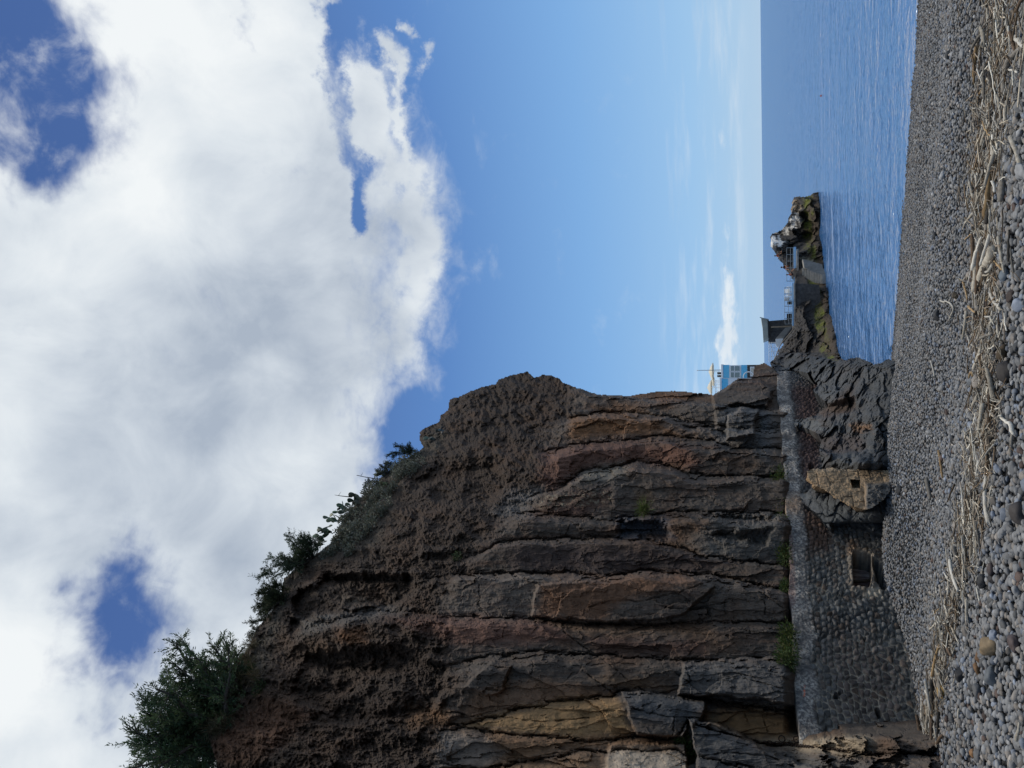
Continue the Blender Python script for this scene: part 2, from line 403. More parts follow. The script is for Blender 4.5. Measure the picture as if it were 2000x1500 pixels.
# wind ripple running towards the shore, crests roughly along the view's width
w = .06*fbm(P3*np.array([.45, .8, 1.])+3, 3, .55)+.046*fbm(P3*np.array([1.1, 1.7, 1.])+40, 3, .6)+.014*fbm(P3*np.array([3.2, 4.5, 1.])+80, 2, .5)
SZ = w*1.0*sstep(500, 60, RR)
V = np.stack([SX, SY, SZ], -1).reshape(-1, 3)
n0, n1 = RR.shape; I = np.arange(n0*n1).reshape(n0, n1)
Fq = np.stack([I[:-1, :-1], I[:-1, 1:], I[1:, 1:], I[1:, :-1]], -1).reshape(-1, 4)[:, ::-1]
m_sea, nt2, b = nodes('sea_water'); L2 = nt2.links.new
nt2.nodes.remove(b)
dif = N(nt2, 'ShaderNodeBsdfDiffuse'); dif.inputs['Color'].default_value = (.036, .116, .285, 1)
glo = N(nt2, 'ShaderNodeBsdfGlossy'); glo.inputs['Roughness'].default_value = .12; glo.inputs['Color'].default_value = (.95, .97, 1, 1)
fre = N(nt2, 'ShaderNodeFresnel'); fre.inputs['IOR'].default_value = 1.33
cl = N(nt2, 'ShaderNodeMapRange', inp={'From Min': 0., 'From Max': .75, 'To Min': 0., 'To Max': .42}); L2(fre.outputs[0], cl.inputs['Value'])
mxs = N(nt2, 'ShaderNodeMixShader'); L2(cl.outputs[0], mxs.inputs[0]); L2(dif.outputs[0], mxs.inputs[1]); L2(glo.outputs[0], mxs.inputs[2])
L2(mxs.outputs[0], nt2.nodes['Material Output'].inputs['Surface'])
tc2 = N(nt2, 'ShaderNodeTexCoord')
hs = None
for (sc, stx, wgt) in [(1.5, (.6, 1, 1), .50), (4.5, (.7, 1, 1), .22), (.35, (.35, 1, 1), 1.3), (.05, (.3, 1, 1), 5.)]:
    mp = N(nt2, 'ShaderNodeMapping'); mp.inputs['Scale'].default_value = stx; L2(tc2.outputs['Object'], mp.inputs['Vector'])
    nn = N(nt2, 'ShaderNodeTexNoise', inp={'Scale': sc, 'Detail': 3, 'Roughness': .5, 'Distortion': .3}); L2(mp.outputs[0], nn.inputs['Vector'])
    mu = N(nt2, 'ShaderNodeMath', operation='MULTIPLY'); L2(nn.outputs['Fac'], mu.inputs[0]); mu.inputs[1].default_value = wgt
    if hs is None: hs = mu.outputs[0]
    else:
        ad = N(nt2, 'ShaderNodeMath', operation='ADD'); L2(hs, ad.inputs[0]); L2(mu.outputs[0], ad.inputs[1]); hs = ad.outputs[0]
bp = N(nt2, 'ShaderNodeBump', inp={'Strength': 1., 'Distance': .30}); L2(hs, bp.inputs['Height']); [L2(bp.outputs[0], q.inputs['Normal']) for q in (dif, glo, fre)]
o = np_mesh('sea', V, Fq, m_sea); tag(o, kind='structure')
# ------------------------------------------------------------------ the crag (a relief grown out of traced outlines, with its own distances)
REL = {}
def surf_pt(name, x, y, out=0.):
    gx_, gy_, T = REL[name]
    i = int(np.clip(np.searchsorted(gx_, x), 0, len(gx_)-1)); j = int(np.clip(np.searchsorted(gy_, y), 0, len(gy_)-1))
    return CAM+rays(x, y)*(T[i, j]-out)
def relief(name, xs, ys, poly, dist_fn, mat, backs, color_fn, jag=2.5, jag_scale=.03, parent=None, mat_extra=None):
    """rock body: a grid of points lying on the rock face, cut to an outline and closed towards the back.
    dist_fn(x, y, rays) gives each point's distance; backs are offsets (metres) that give the body its depth."""
    X, Y = np.meshgrid(xs, ys, indexing='ij'); REL[name] = [xs, ys, None]
    q = np.stack([X*jag_scale, Y*jag_scale, np.zeros_like(X)], -1)
    s = poly_sdf(X+jag*fbm(q*3, 3, .6), Y+jag*fbm(q*3+55, 3, .6), poly)
    keep = s < 0
    D = rays(X, Y)
    T, extra = dist_fn(X, Y, D)
    REL[name][2] = T
    P = CAM+D*T[..., None]
    ck = keep[:-1, :-1] & keep[1:, :-1] & keep[1:, 1:] & keep[:-1, 1:]
    n0, n1 = X.shape; I = np.arange(n0*n1).reshape(n0, n1)
    Fq = np.stack([I[:-1, :-1], I[1:, :-1], I[1:, 1:], I[:-1, 1:]], -1)[ck]
    C = color_fn(X, Y, P, extra).reshape(-1, 3)
    V = P.reshape(-1, 3)
    G0 = np.asarray(extra.get('grit', np.zeros_like(X)), float).reshape(-1)
    # open edges
    e = np.concatenate([Fq[:, [0, 1]], Fq[:, [1, 2]], Fq[:, [2, 3]], Fq[:, [3, 0]]])
    key = np.sort(e, 1); kk = key[:, 0]*(n0*n1)+key[:, 1]
    u, idx, cnt = np.unique(kk, return_index=True, return_counts=True)
    be = e[idx[cnt == 1]]
    bv = np.unique(be); mp = {v: i for i, v in enumerate(bv)}
    a = np.array([mp[v] for v in be[:, 0]]); b = np.array([mp[v] for v in be[:, 1]])
    prev = bv; allV = [V]; allC = [C]; allG = [G0]; faces = [Fq]; off = len(V)
    base = V[bv]
    for k, bk in enumerate(backs):
        bk = np.asarray(bk, float)
        nv = base+bk*(1+.25*fbm(base*.7+k*9, 3)[:, None])+(.10+.06*k)*np.stack([fbm(base*2.+11, 2), fbm(base*2.+31, 2), fbm(base*2.+51, 2)], -1)*np.linalg.norm(bk)**.5
        cur = off+np.arange(len(bv)); off += len(bv)
        allV.append(nv); allC.append(C[bv]); allG.append(G0[bv])
        faces.append(np.stack([prev[b], prev[a], cur[a], cur[b]], -1))
        prev = cur
    V = np.concatenate(allV); C = np.concatenate(allC); Gr = np.concatenate(allG); Fq = np.concatenate(faces)
    used = np.unique(Fq); remap = np.full(len(V), -1); remap[used] = np.arange(len(used))
    return np_mesh(name, V[used], remap[Fq], mat, parent, False, {'col': C[used], 'grit': Gr[used]})

def blend_patches(C, X, Y, patches, wob=11., soft=15.):
    q = np.stack([X*.02, Y*.05, np.zeros_like(X)], -1)
    dx = wob*fbm(q, 4, .6); dy = wob*.7*fbm(q+71, 4, .6)
    f = fbm(np.stack([X*.035, Y*.12, np.zeros_like(X)], -1)+5, 5, .65)
    for poly, col, amt in patches:
        poly = np.asarray(poly, float)
        lo = poly.min(0)-40; hi = poly.max(0)+40
        m = (X > lo[0]) & (X < hi[0]) & (Y > lo[1]) & (Y < hi[1])
        if not m.any(): continue
        s = poly_sdf(X[m]+dx[m], Y[m]+dy[m], poly)
        a = amt*sstep(soft, -soft, s+f[m]*14)
        C[m] = C[m]*(1-a[:, None])+np.asarray(col)*a[:, None]
    return C

CA = np.array([-7.3, 14.6, 3.2]); CB = np.array([.55, 30.2, 3.3])
dirp = (CB-CA)/np.linalg.norm(CB-CA); nrm = np.array([dirp[1], -dirp[0], 0])
def plane_t(D, A, n): return ((A-CAM)@n)/(D@n)
LEAN1, LEAN2, HINGE = math.radians(5), math.radians(15), 10.6
n1v = nrm*math.cos(LEAN1)+np.array([0, 0, math.sin(LEAN1)])
hp = CA+np.array([0, 0, HINGE-CA[2]])-nrm*math.tan(LEAN1)*(HINGE-CA[2])
n2v = nrm*math.cos(LEAN2)+np.array([0, 0, math.sin(LEAN2)])

EDGES = [  # right-hand arrises of the upright slabs, from the headland towards the near end
    [(840, 690), (1116, 757), (1260, 778), (1330, 780), (1404, 790), (1540, 800)],
    [(900, 800), (1116, 815), (1155, 810), (1200, 807), (1290, 811), (1335, 820), (1404, 832), (1540, 842)],
    [(980, 868), (1068, 880), (1110, 871), (1149, 865), (1200, 859), (1290, 850), (1335, 856), (1380, 862), (1446, 871), (1540, 880)],
    [(1000, 985), (1050, 965), (1092, 952), (1140, 922), (1179, 912), (1215, 910), (1245, 898), (1290, 903), (1350, 926), (1420, 930), (1540, 930)],
    [(960, 1010), (1029, 1000), (1089, 1006), (1155, 1012), (1200, 1015), (1245, 1006), (1314, 1000), (1380, 1000), (1440, 997), (1540, 1000)],
    [(860, 1110), (900, 1093), (975, 1060), (1020, 1054), (1110, 1051), (1170, 1048), (1206, 1052), (1260, 1054), (1320, 1069), (1380, 1087), (1540, 1103)],
    [(820, 1128), (900, 1119), (1009, 1116), (1124, 1116), (1180, 1126), (1256, 1113), (1392, 1121), (1540, 1152)],
    [(585, 1226), (640, 1212), (735, 1190), (800, 1194), (900, 1203), (1039, 1205), (1078, 1213), (1180, 1218), (1296, 1218), (1395, 1212), (1477, 1213), (1540, 1216)],
    [(830, 1300), (900, 1294), (950, 1281), (1039, 1271), (1131, 1274), (1246, 1281), (1329, 1287), (1428, 1289), (1477, 1286), (1540, 1290)],
    [(860, 1415), (910, 1411), (1015, 1383), (1098, 1367), (1197, 1356), (1213, 1348), (1322, 1357), (1395, 1363), (1547, 1390), (1640, 1398)],
    [(850, 1425), (910, 1418), (966, 1430), (1065, 1436), (1131, 1443), (1197, 1441), (1233, 1437), (1320, 1440), (1345, 1405), (1400, 1425), (1480, 1448), (1560, 1452), (1700, 1470)],
    [(850, 1500), (960, 1496), (1060, 1478), (1131, 1462), (1197, 1462), (1320, 1462), (1345, 1470), (1480, 1500), (1560, 1520), (1800, 1540)],
    [(850, 1640), (1000, 1600), (1300, 1580), (1800, 1620)],
    [(850, 1760), (1000, 1720), (1300, 1720), (1800, 1740)],
    [(850, 1900), (1000, 1860), (1300, 1850), (1800, 1880)],
]
TREAD = [.25, .35, .3, .2, .3, .15, .3, .2, .3, .25, .35, .3, .3, .3, .3, .3]
STRIP = [.20, .22, .20, .28, .16, .25, .15, .16, .20, .22, .25, .25, .3, .3, .3, .3]
CRACKS = [[(1078, 1213), (1121, 1250), (1180, 1290), (1230, 1330), (1262, 1352)], [(1139, 1310), (1200, 1356)], [(1039, 1285), (1042, 1300), (1038, 1318)],
          [(935, 1140), (938, 1170), (933, 1180), (955, 1203)], [(1230, 1380), (1270, 1395), (1290, 1378)], [(1245, 1385), (1300, 1400), (1372, 1402)], [(1318, 1400), (1314, 1440)],
          [(1395, 1120), (1440, 1140), (1494, 1162), (1527, 1186)], [(1494, 1152), (1496, 1200)], [(1462, 1216), (1466, 1236)], [(1508, 1222), (1512, 1240)],
          [(1110, 835), (1109, 850)], [(1212, 868), (1214, 900)], [(1310, 1090), (1340, 1095), (1372, 1110)], [(1280, 1182), (1340, 1192), (1420, 1176)], [(1150, 1185), (1200, 1172), (1255, 1174), (1330, 1155), (1395, 1133)],
          [(700, 1290), (735, 1300), (731, 1340)], [(585, 1370), (610, 1362), (632, 1348)], [(745, 1225), (750, 1250), (715, 1275)], [(1300, 1030), (1380, 1034), (1440, 1030)], [(1190, 960), (1196, 985)],
          [(1040, 1480), (1090, 1470), (1130, 1500)], [(1380, 1330), (1440, 1322), (1530, 1345)], [(1340, 1300), (1350, 1330), (1290, 1362)], [(1400, 1440), (1460, 1455)], [(980, 1400), (1060, 1410), (1150, 1402)],
          [(1350, 1480), (1420, 1470), (1500, 1476), (1560, 1500)], [(1560, 1455), (1640, 1475), (1700, 1500)], [(1450, 1380), (1460, 1410)], [(1490, 1398), (1500, 1430)]]
BLOCKS = [  # blocks that stand proud of the face: outline, metres
    ([(1336, 1296), (1380, 1294), (1450, 1286), (1540, 1284), (1560, 1300), (1556, 1380), (1480, 1366), (1400, 1360), (1322, 1358), (1328, 1330)], .75),
    ([(1213, 1348), (1300, 1358), (1380, 1370), (1372, 1402), (1350, 1420), (1345, 1405), (1335, 1440), (1300, 1440), (1245, 1436), (1228, 1400)], .55),
    ([(1345, 1404), (1400, 1412), (1470, 1448), (1500, 1470), (1560, 1490), (1700, 1530), (1700, 1620), (1380, 1620), (1360, 1480), (1350, 1440)], .9),
    ([(1050, 1142), (1100, 1136), (1300, 1120), (1362, 1130), (1395, 1146), (1330, 1205), (1180, 1216), (1038, 1204)], .45),
    ([(1420, 808), (1455, 795), (1482, 800), (1470, 850), (1420, 858)], .8), ([(1395, 806), (1418, 802), (1420, 830), (1398, 828)], .4),
    ([(1390, 770), (1440, 742), (1490, 745), (1510, 760), (1500, 795), (1440, 790), (1395, 800)], .6),
    ([(1190, 1452), (1340, 1452), (1350, 1620), (1170, 1620)], .5),
    ([(670, 1168), (690, 1163), (715, 1170), (740, 1185), (690, 1192), (664, 1186)], .6),
    ([(905, 1340), (960, 1290), (1000, 1300), (980, 1350), (950, 1360)], .3),
]
DENTS = [([(1206, 1010), (1290, 1012), (1320, 1045), (1300, 1056), (1208, 1050)], .9), ([(1290, 815), (1420, 835), (1418, 852), (1335, 838)], .8),
         ([(1360, 1005), (1520, 1003), (1530, 1020), (1420, 1026)], .7), ([(1380, 1040), (1510, 1030), (1500, 1064), (1430, 1062)], .5),
         ([(575, 1150), (640, 1120), (800, 1118), (820, 1150), (780, 1185), (640, 1200), (590, 1215), (570, 1190)], 1.1),
         ([(560, 1205), (590, 1210), (585, 1240), (560, 1235)], .8), ([(600, 1270), (760, 1260), (880, 1300), (850, 1400), (660, 1420), (560, 1360)], .5),
         ([(850, 905), (960, 900), (1000, 940), (960, 990), (850, 980), (800, 940)], .6), ([(1556, 1424), (1620, 1405), (1645, 1428), (1620, 1442), (1580, 1440), (1556, 1446)], .5)]
ZONE_X = ([700, 800, 870, 950, 1000, 1060, 1120, 1165, 1205, 1270, 1350, 1420, 1500, 2000], [1150, 1120, 1060, 1075, 1010, 930, 900, 860, 860, 880, 880, 860, 860, 860])

def cliff_dist(X, Y, D):
    q0 = np.stack([X*.012, Y*.03, np.zeros_like(X)], -1)
    _, _, I1, _, _ = worley(np.stack([X/26., Y/15.], -1)+.5*fbm(q0*6, 3)[..., None], seed=31); _, _, I2, _, _ = worley(np.stack([X/9., Y/7.], -1)+.5*fbm(q0*12, 2)[..., None], seed=33)
    Yw = Y+6*fbm(q0*2, 4, .55)+5.*(rnd(I1)-.5)+2.2*(rnd(I2)-.5)      # chipped arrises
    es = []
    for k, e in enumerate(EDGES):
        e = np.array(e, float); es.append(np.interp(X, e[:, 0], e[:, 1]))
    es = np.array(es); es = np.maximum.accumulate(es+np.arange(len(es))[:, None, None]*.5, 0)
    k = (es < Yw[None]).sum(0)                      # number of arrises to the right of the point
    big = np.concatenate([np.full((1,)+X.shape, 600.), es, np.full((1,)+X.shape, 2100.)])
    yR = np.take_along_axis(big, k[None], 0)[0]; yL = np.take_along_axis(big, k[None]+1, 0)[0]
    wid = np.maximum(yL-yR, 4)
    t = np.clip((yL-Yw)/wid, 0, 1)
    a = np.array(TREAD+[.3])[k]; s = np.array(STRIP+[.25])[k]
    s = np.clip(s*(1+.7*fbm(q0*np.array([1.5, .3, 1])+k[..., None]*3.7, 3)), .05, .6)
    tb = 1-s
    g = np.where(t < tb, a*t/tb, a+(1-a)*np.clip((t-tb)/np.maximum(s, .01), 0, 1))
    zb = np.interp(Y, *ZONE_X)+35*fbm(q0*2.2+9, 3)
    ws = sstep(-35, 45, X-zb)                        # 1 among the slabs, 0 in the loose upper rock
    ledge = np.exp(-((Y-1215)/120)**2)*sstep(560, 620, X)*.55   # the ledges run on above
    ws2 = np.maximum(ws, ledge)
    ye = yL-wid*g
    ye = Y+(ye-Yw)*ws2*np.where((k == 0), .3, 1.)
    Dw = rays(X, ye)
    # keep each point on its own ray: only the distance comes from the stepped position
    t1 = plane_t(Dw, CA, n1v); t2 = plane_t(Dw, hp, n2v)
    hor = np.maximum(t1*np.linalg.norm(Dw[..., :2], axis=-1), t2*np.linalg.norm(Dw[..., :2], axis=-1))
    d_ = np.abs(t1-t2)*.5; sm = .35*np.exp(-(d_/.8)**2)
    T = hor/np.linalg.norm(D[..., :2], axis=-1)+sm
    # the headland turns back behind its right-hand edge
    P = CAM+D*T[..., None]
    crev = np.exp(-(t*wid/4.)**2)*.34*ws2*(k > 0)*(.6+.8*fbm(q0*3+4, 3))
    # fractured facets: long upright blocks with a random tilt
    sl = np.stack([P@dirp, P[..., 2], np.zeros_like(X)], -1)
    wp = .25*fbm(P*.9+4, 3); wp2 = .25*fbm(P*.9+44, 3)
    F1, F2, ID, OX, OY = worley(np.stack([(sl[..., 0]+wp)/.75, (sl[..., 1]+wp2*2)/2.4], -1))
    fac = (rnd(ID)-.5)*.14+OX*(rnd(ID, 1)-.5)*.5+OY*(rnd(ID, 2)-.5)*.6
    G1, G2, JD, QX, QY = worley(np.stack([(sl[..., 0]+wp*.6)/.33, (sl[..., 1]+wp2)/.8], -1), seed=5)
    fac2 = (rnd(JD)-.5)*.03+QX*(rnd(JD, 1)-.5)*.14+QY*(rnd(JD, 2)-.5)*.16
    S1, S2, SID, SX_, SY_ = worley(np.stack([X/190.+.25*fbm(q0*3+2, 3), Y/27.+.35*fbm(q0*2+6, 3)], -1), jitter=.95, seed=71)
    sub = (rnd(SID)-.5)*.13+SY_*(rnd(SID, 1)-.35)*.24+SX_*(rnd(SID, 2)-.5)*.35
    grain = .030*fbm(np.stack([X/70., Y/7., 0*X], -1), 4, .6)+.013*fbm(np.stack([X/20., Y/4., 0*X], -1)+9, 3, .6)
    calm = np.clip(.45+1.7*fbm(P*.33+61, 3), .12, 1.)
    for tp in ([(905, 1416), (1015, 1385), (1098, 1366), (1197, 1361), (1217, 1383), (1235, 1437), (1131, 1442), (966, 1428)], [(975, 1060), (1206, 1052), (1320, 1070), (1400, 1100), (1180, 1124), (1000, 1114)], [(1058, 1142), (1329, 1120), (1362, 1140), (1180, 1215), (1050, 1205)], [(1056, 885), (1149, 866), (1320, 866), (1372, 900), (1149, 912), (1053, 945)], [(1180, 1500), (1197, 1464), (1312, 1462), (1350, 1560), (1170, 1620)]):
        calm = calm*(1-.75*sstep(8, -12, poly_sdf(X, Y, tp)))
    slab_rel = (sub+grain)*(.14+.66*calm)+fac*.75+fac2*.8+.10*fbm(P*np.array([1.2, 1.2, .5]), 4, .55)+.035*ridged(P*np.array([4, 4, 2.2]), 4, .6)
    # loose upper rock: bulges, clinker, crumbs
    pq = np.stack([X, Y, np.zeros_like(X)], -1); pw = pq+np.stack([14*fbm(pq/70, 3), 14*fbm(pq/70+9, 3), 0*X], -1)
    earth = .8*fbm(pw*np.array([1/150, 1/95, 1])+7, 3, .5)+.42*ridged(pw*np.array([1/95, 1/55, 1])+3, 3, .5)+.26*fbm(pw/24, 4, .6)+.18*ridged(pw/11+5, 4, .65)+.12*fbm(pq/5.5, 3, .7)
    H1, H2, KD, _, _ = worley(pw[..., :2]/13.+.3*fbm(pq/9, 2)[..., None], seed=9)
    H3, H4, KE, _, _ = worley(pw[..., :2]/31.+.35*fbm(pq/20, 3)[..., None], seed=12)
    clink = sstep(200, 60, np.hypot((X-1010)*.8, (Y-790)*1.3))+.35*sstep(520, 300, X)
    earth = earth+(.10+.30*clink)*(.55-H1)+(.3+.2*clink)*(.5-H3)*(rnd(KE)*.8+.3)
    rel = slab_rel*ws+earth*(1-ws)
    rel = rel-crev
    for c in CRACKS:
        c = np.array(c, float); lo = c.min(0)-20; hi = c.max(0)+20
        m = (X > lo[0]) & (X < hi[0]) & (Y > lo[1]) & (Y < hi[1])
        if m.any():
            dl = line_dist(X[m]+4*fbm(q0[m]*5, 3), Y[m]+3*fbm(q0[m]*5+8, 3), c)
            rel[m] -= .10*np.exp(-(dl/1.2)**2)*np.clip(.55+1.5*fbm(q0[m]*4+3, 3), 0, 1)
    wob = np.stack([X*.03, Y*.03, np.zeros_like(X)], -1)
    wx = 6*fbm(wob, 4, .6); wy = 5*fbm(wob+33, 4, .6)
    for poly, h in BLOCKS:
        sd_ = poly_sdf(X+wx*1.7, Y+wy*1.7, poly); rel = rel+h*sstep(2.5, -3.5, sd_)
    for poly, h in DENTS:
        sd_ = poly_sdf(X+wx*3.2+4*fbm(wob*4, 3), Y+wy*3+4*fbm(wob*4+5, 3), poly); rel = rel-h*sstep(4, -14, sd_)
    # low shelf at the near end, below the ledge line, comes forward to the beach
    low = sstep(1545, 1600, X)*sstep(1380, 1440, Y)
    T = T+.9*sstep(1528, 1560, X)*sstep(1445, 1420, Y)
    lw1, lw2, lid, lox, loy = worley(np.stack([X/55., Y/40.], -1)+.4*fbm(q0*4, 3)[..., None], seed=51)
    rel = rel+low*((rnd(lid)-.4)*.5+lox*(rnd(lid, 1)-.5)*.6+loy*(rnd(lid, 2)-.5)*.6+.12*ridged(P*2.5, 4, .6))
    T = T-rel-low*(1.0+.006*np.maximum(X-1560, 0))
    # long sill above the wall: rock runs in under the wall's back
    return T, dict(ws=ws, grit=np.clip(1-ws, 0, 1), k=k, t=t, clink=clink, strip=(t > tb)*1.)

KA = 1.72
def K(r, g, b, sat=1.1):
    c = lin((r, g, b), KA); m = c.mean(); return np.clip(m+(c-m)*sat, .004, 1)
PATCHES = [
    ([(1110, 850), (1116, 820), (1200, 809), (1245, 818), (1290, 820), (1312, 846), (1200, 852), (1140, 858)], K(96, 68, 46), .85),
    ([(1056, 885), (1100, 870), (1149, 866), (1218, 860), (1320, 866), (1372, 900), (1350, 915), (1230, 897), (1149, 912), (1080, 952), (1053, 945)], K(80, 57, 47), .85),
    ([(1230, 772), (1284, 762), (1365, 764), (1392, 772), (1290, 796), (1278, 781)], K(86, 62, 45), .8),
    ([(1150, 790), (1200, 786), (1260, 796), (1240, 808), (1165, 806)], K(88, 64, 46), .8),
    ([(1077, 964), (1188, 958), (1194, 976), (1140, 1012), (1030, 1004)], K(62, 44, 37), .8),
    ([(1240, 955), (1275, 962), (1270, 985), (1245, 985)], K(84, 66, 48), .6),
    ([(975, 1060), (1110, 1052), (1206, 1052), (1200, 1100), (1000, 1112)], K(62, 52, 46), .7),
    ([(1010, 1070), (1300, 1070), (1420, 1100), (1380, 1118), (1180, 1124), (1000, 1112)], K(50, 41, 38), .8),
    ([(1058, 1142), (1180, 1128), (1329, 1120), (1362, 1140), (1240, 1165), (1190, 1190), (1180, 1215), (1050, 1205)], K(84, 61, 46), .85),
    ([(900, 1205), (1078, 1216), (1121, 1250), (1025, 1257), (900, 1260), (740, 1205)], K(84, 60, 50), .8),
    ([(1131, 1241), (1378, 1254), (1378, 1280), (1180, 1276)], K(68, 50, 42), .8),
    ([(1080, 1215), (1380, 1218), (1390, 1238), (1230, 1240), (1130, 1238)], K(88, 68, 52), .7),
    ([(930, 1352), (1048, 1325), (1164, 1345), (1205, 1357), (1015, 1385), (900, 1408)], K(92, 71, 55), .8),
    ([(1150, 1325), (1230, 1322), (1325, 1348), (1240, 1352)], K(92, 73, 56), .75),
    ([(905, 1416), (1015, 1385), (1098, 1366), (1197, 1361), (1217, 1383), (1235, 1437), (1131, 1442), (966, 1428)], K(108, 86, 61), .95),
    ([(1378, 1400), (1415, 1385), (1494, 1387), (1555, 1410), (1555, 1446), (1461, 1445), (1395, 1418)], K(98, 78, 56), .9),
    ([(1160, 1620), (1180, 1500), (1197, 1464), (1312, 1462), (1345, 1500), (1350, 1620)], K(132, 120, 106), .95),
    ([(900, 1430), (1197, 1443), (1233, 1440), (1320, 1442), (1320, 1462), (1131, 1461), (1000, 1489), (880, 1495)], K(92, 70, 51), .85),
    ([(860, 1430), (940, 1432), (990, 1470), (930, 1520), (850, 1520)], K(92, 86, 80), .7),
    ([(870, 1500), (1000, 1490), (1131, 1465), (1180, 1470), (1170, 1620), (860, 1620)], K(96, 76, 58), .8),
    ([(420, 1420), (470, 1350), (560, 1370), (610, 1395), (560, 1450), (470, 1510), (420, 1480)], K(84, 60, 45), .85),
    ([(656, 1228), (712, 1226), (716, 1256), (665, 1256)], K(100, 68, 44), .75), ([(600, 1255), (650, 1250), (650, 1275), (600, 1285)], K(80, 60, 44), .7),
    ([(800, 1385), (870, 1382), (885, 1415), (800, 1420)], K(98, 72, 50), .7),
    ([(640, 1205), (735, 1184), (800, 1190), (760, 1200), (660, 1222)], K(96, 91, 86), .6),
    ([(590, 1213), (640, 1205), (640, 1222), (600, 1236), (585, 1245)], K(98, 94, 88), .6),
    ([(668, 1170), (690, 1163), (720, 1172), (700, 1180)], K(92, 82, 70), .6),
    ([(1336, 1292), (1545, 1282), (1560, 1380), (1395, 1362), (1322, 1358)], K(67, 65, 63), .8),
    ([(1213, 1348), (1310, 1358), (1380, 1375), (1350, 1405), (1300, 1412), (1235, 1408)], K(60, 60, 60), .9),
    ([(1350, 1404), (1400, 1420), (1470, 1450), (1500, 1470), (1500, 1620), (1370, 1620), (1352, 1440)], K(62, 61, 60), .9),
    ([(1586, 1436), (1695, 1440), (1702, 1468), (1648, 1480), (1485, 1453), (1500, 1446)], K(120, 108, 92), .9),
    ([(1553, 1446), (1560, 1430), (1600, 1414), (1645, 1424), (1642, 1437), (1590, 1440)], K(66, 50, 38), .9),
    ([(1500, 1462), (1650, 1482), (1800, 1500), (1800, 1620), (1480, 1620)], K(64, 62, 60), .9),
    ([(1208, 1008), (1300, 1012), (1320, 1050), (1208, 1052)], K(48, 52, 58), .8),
    ([(960, 1000), (1000, 960), (1060, 950), (1029, 1002), (985, 1012)], K(96, 92, 88), .6),
    ([(1030, 995), (1060, 975), (1150, 970), (1190, 975), (1140, 984), (1070, 990)], K(84, 72, 60), .4),
    ([(1140, 920), (1215, 908), (1212, 925), (1190, 935), (1145, 938)], K(96, 92, 82), .6),
    ([(1400, 1000), (1530, 998), (1530, 1100), (1400, 1088), (1340, 1060)], K(70, 69, 66), .6),
    ([(1400, 800), (1490, 780), (1520, 830), (1500, 900), (1400, 860)], K(74, 74, 73), .6),
]
def cliff_col(X, Y, P, ex):
    ws = ex['ws'][..., None]
    n = fbm(P*np.array([.8, .8, .35])+20, 4, .6)[..., None]; n2 = fbm(P*.5+60, 4, .55)[..., None]
    tone = .72+.55*rnd(ex['k']*37+5)[..., None]
    slab = K(68, 61, 55)*tone*(1+.35*n)+np.clip(n2*1.4, 0, 1)*(K(82, 62, 48)-K(64, 62, 60))*.8
    earth = K(54, 43, 35)*(1+.3*n)+np.clip(n2*1.6, 0, 1)*(K(70, 52, 39)-K(54, 43, 35))
    earth = earth*(1-.22*np.clip(ex['clink'], 0, 1)[..., None])
    stk = fbm(np.stack([X/130., Y/9., 0*X], -1)+3, 4, .6)
    rust = (np.clip(.25+2.0*stk, 0, 1)*np.clip(.45+1.3*fbm(P*.4+90, 3), 0, 1))[..., None]
    slab = slab*(1-.6*rust)+K(80, 58, 45)*.6*rust
    slab = slab*(1+.35*fbm(np.stack([X/50., Y/3.5, 0*X], -1)+33, 3, .6)[..., None])
    C = slab*ws+earth*(1-ws)
    # dusty, lichened slope near the skyline
    veg = sstep(70, 15, np.abs(poly_sdf(X, Y, SLOPE)))*(poly_sdf(X, Y, SLOPE) < 30)
    C = blend_patches(C, X, Y, PATCHES)
    sp = sstep(10, -14, poly_sdf(X, Y, SLOPE)+14*fbm(np.stack([X*.04, Y*.04, X*0], -1), 4, .6))[..., None]
    C = C*(1-.45*sp)+K(70, 66, 58)*.45*sp
    # pale lichen specks on the dark-red slab
    lm = sstep(14, 0, np.abs(poly_sdf(X, Y, [(1070, 972), (1110, 972), (1190, 962), (1190, 974), (1110, 984), (1060, 986)])))*(fbm(P*9, 3, .7) > .16)
    C = C*(1-.6*lm[..., None])+K(120, 112, 96)*.6*lm[..., None]
    return np.clip(C, .004, .9)
SLOPE = [(500, 1260), (553, 1130), (620, 1075), (660, 1030), (720, 950), (800, 880), (850, 830), (880, 850), (860, 880), (800, 920), (770, 980), (740, 1060), (660, 1090), (600, 1110), (560, 1160), (540, 1250), (500, 1380), (440, 1430), (400, 1450), (400, 1380), (440, 1310)]
CLIFF = [(436, 2050), (430, 1600), (427, 1500), (410, 1450), (403, 1420), (413, 1353), (440, 1310), (483, 1267), (500, 1227), (547, 1173), (553, 1130), (587, 1100), (620, 1080), (657, 1050), (667, 1017), (693, 983),
         (720, 957), (747, 930), (773, 907), (807, 887), (827, 873), (818, 860), (820, 843), (833, 833), (857, 823), (860, 810), (875, 800), (877, 780), (900, 772), (940, 755), (967, 750), (973, 740), (1000, 732),
         (1030, 725), (1043, 737), (1060, 731), (1080, 733), (1092, 738), (1098, 746), (1122, 755), (1155, 766), (1173, 771), (1230, 772), (1284, 764), (1329, 763), (1392, 770), (1410, 760), (1440, 739), (1470, 737),
         (1474, 714), (1491, 708), (1508, 716), (1525, 735), (1640, 765), (1640, 1380), (1860, 1400), (1860, 2050)]
m_cliff = attr_mat('crag_rock', rough=.88, var=.32, var_scale=5., bump=.75, bump_scale=9., bump_dist=.06, spec=.3, detail=12, grit=True)
xs = np.arange(392, 1862, 1.5); ys = np.concatenate([np.arange(700, 1520, 1.5), np.arange(1520, 2050, 6.)])
_keep = {}
_cd = cliff_dist
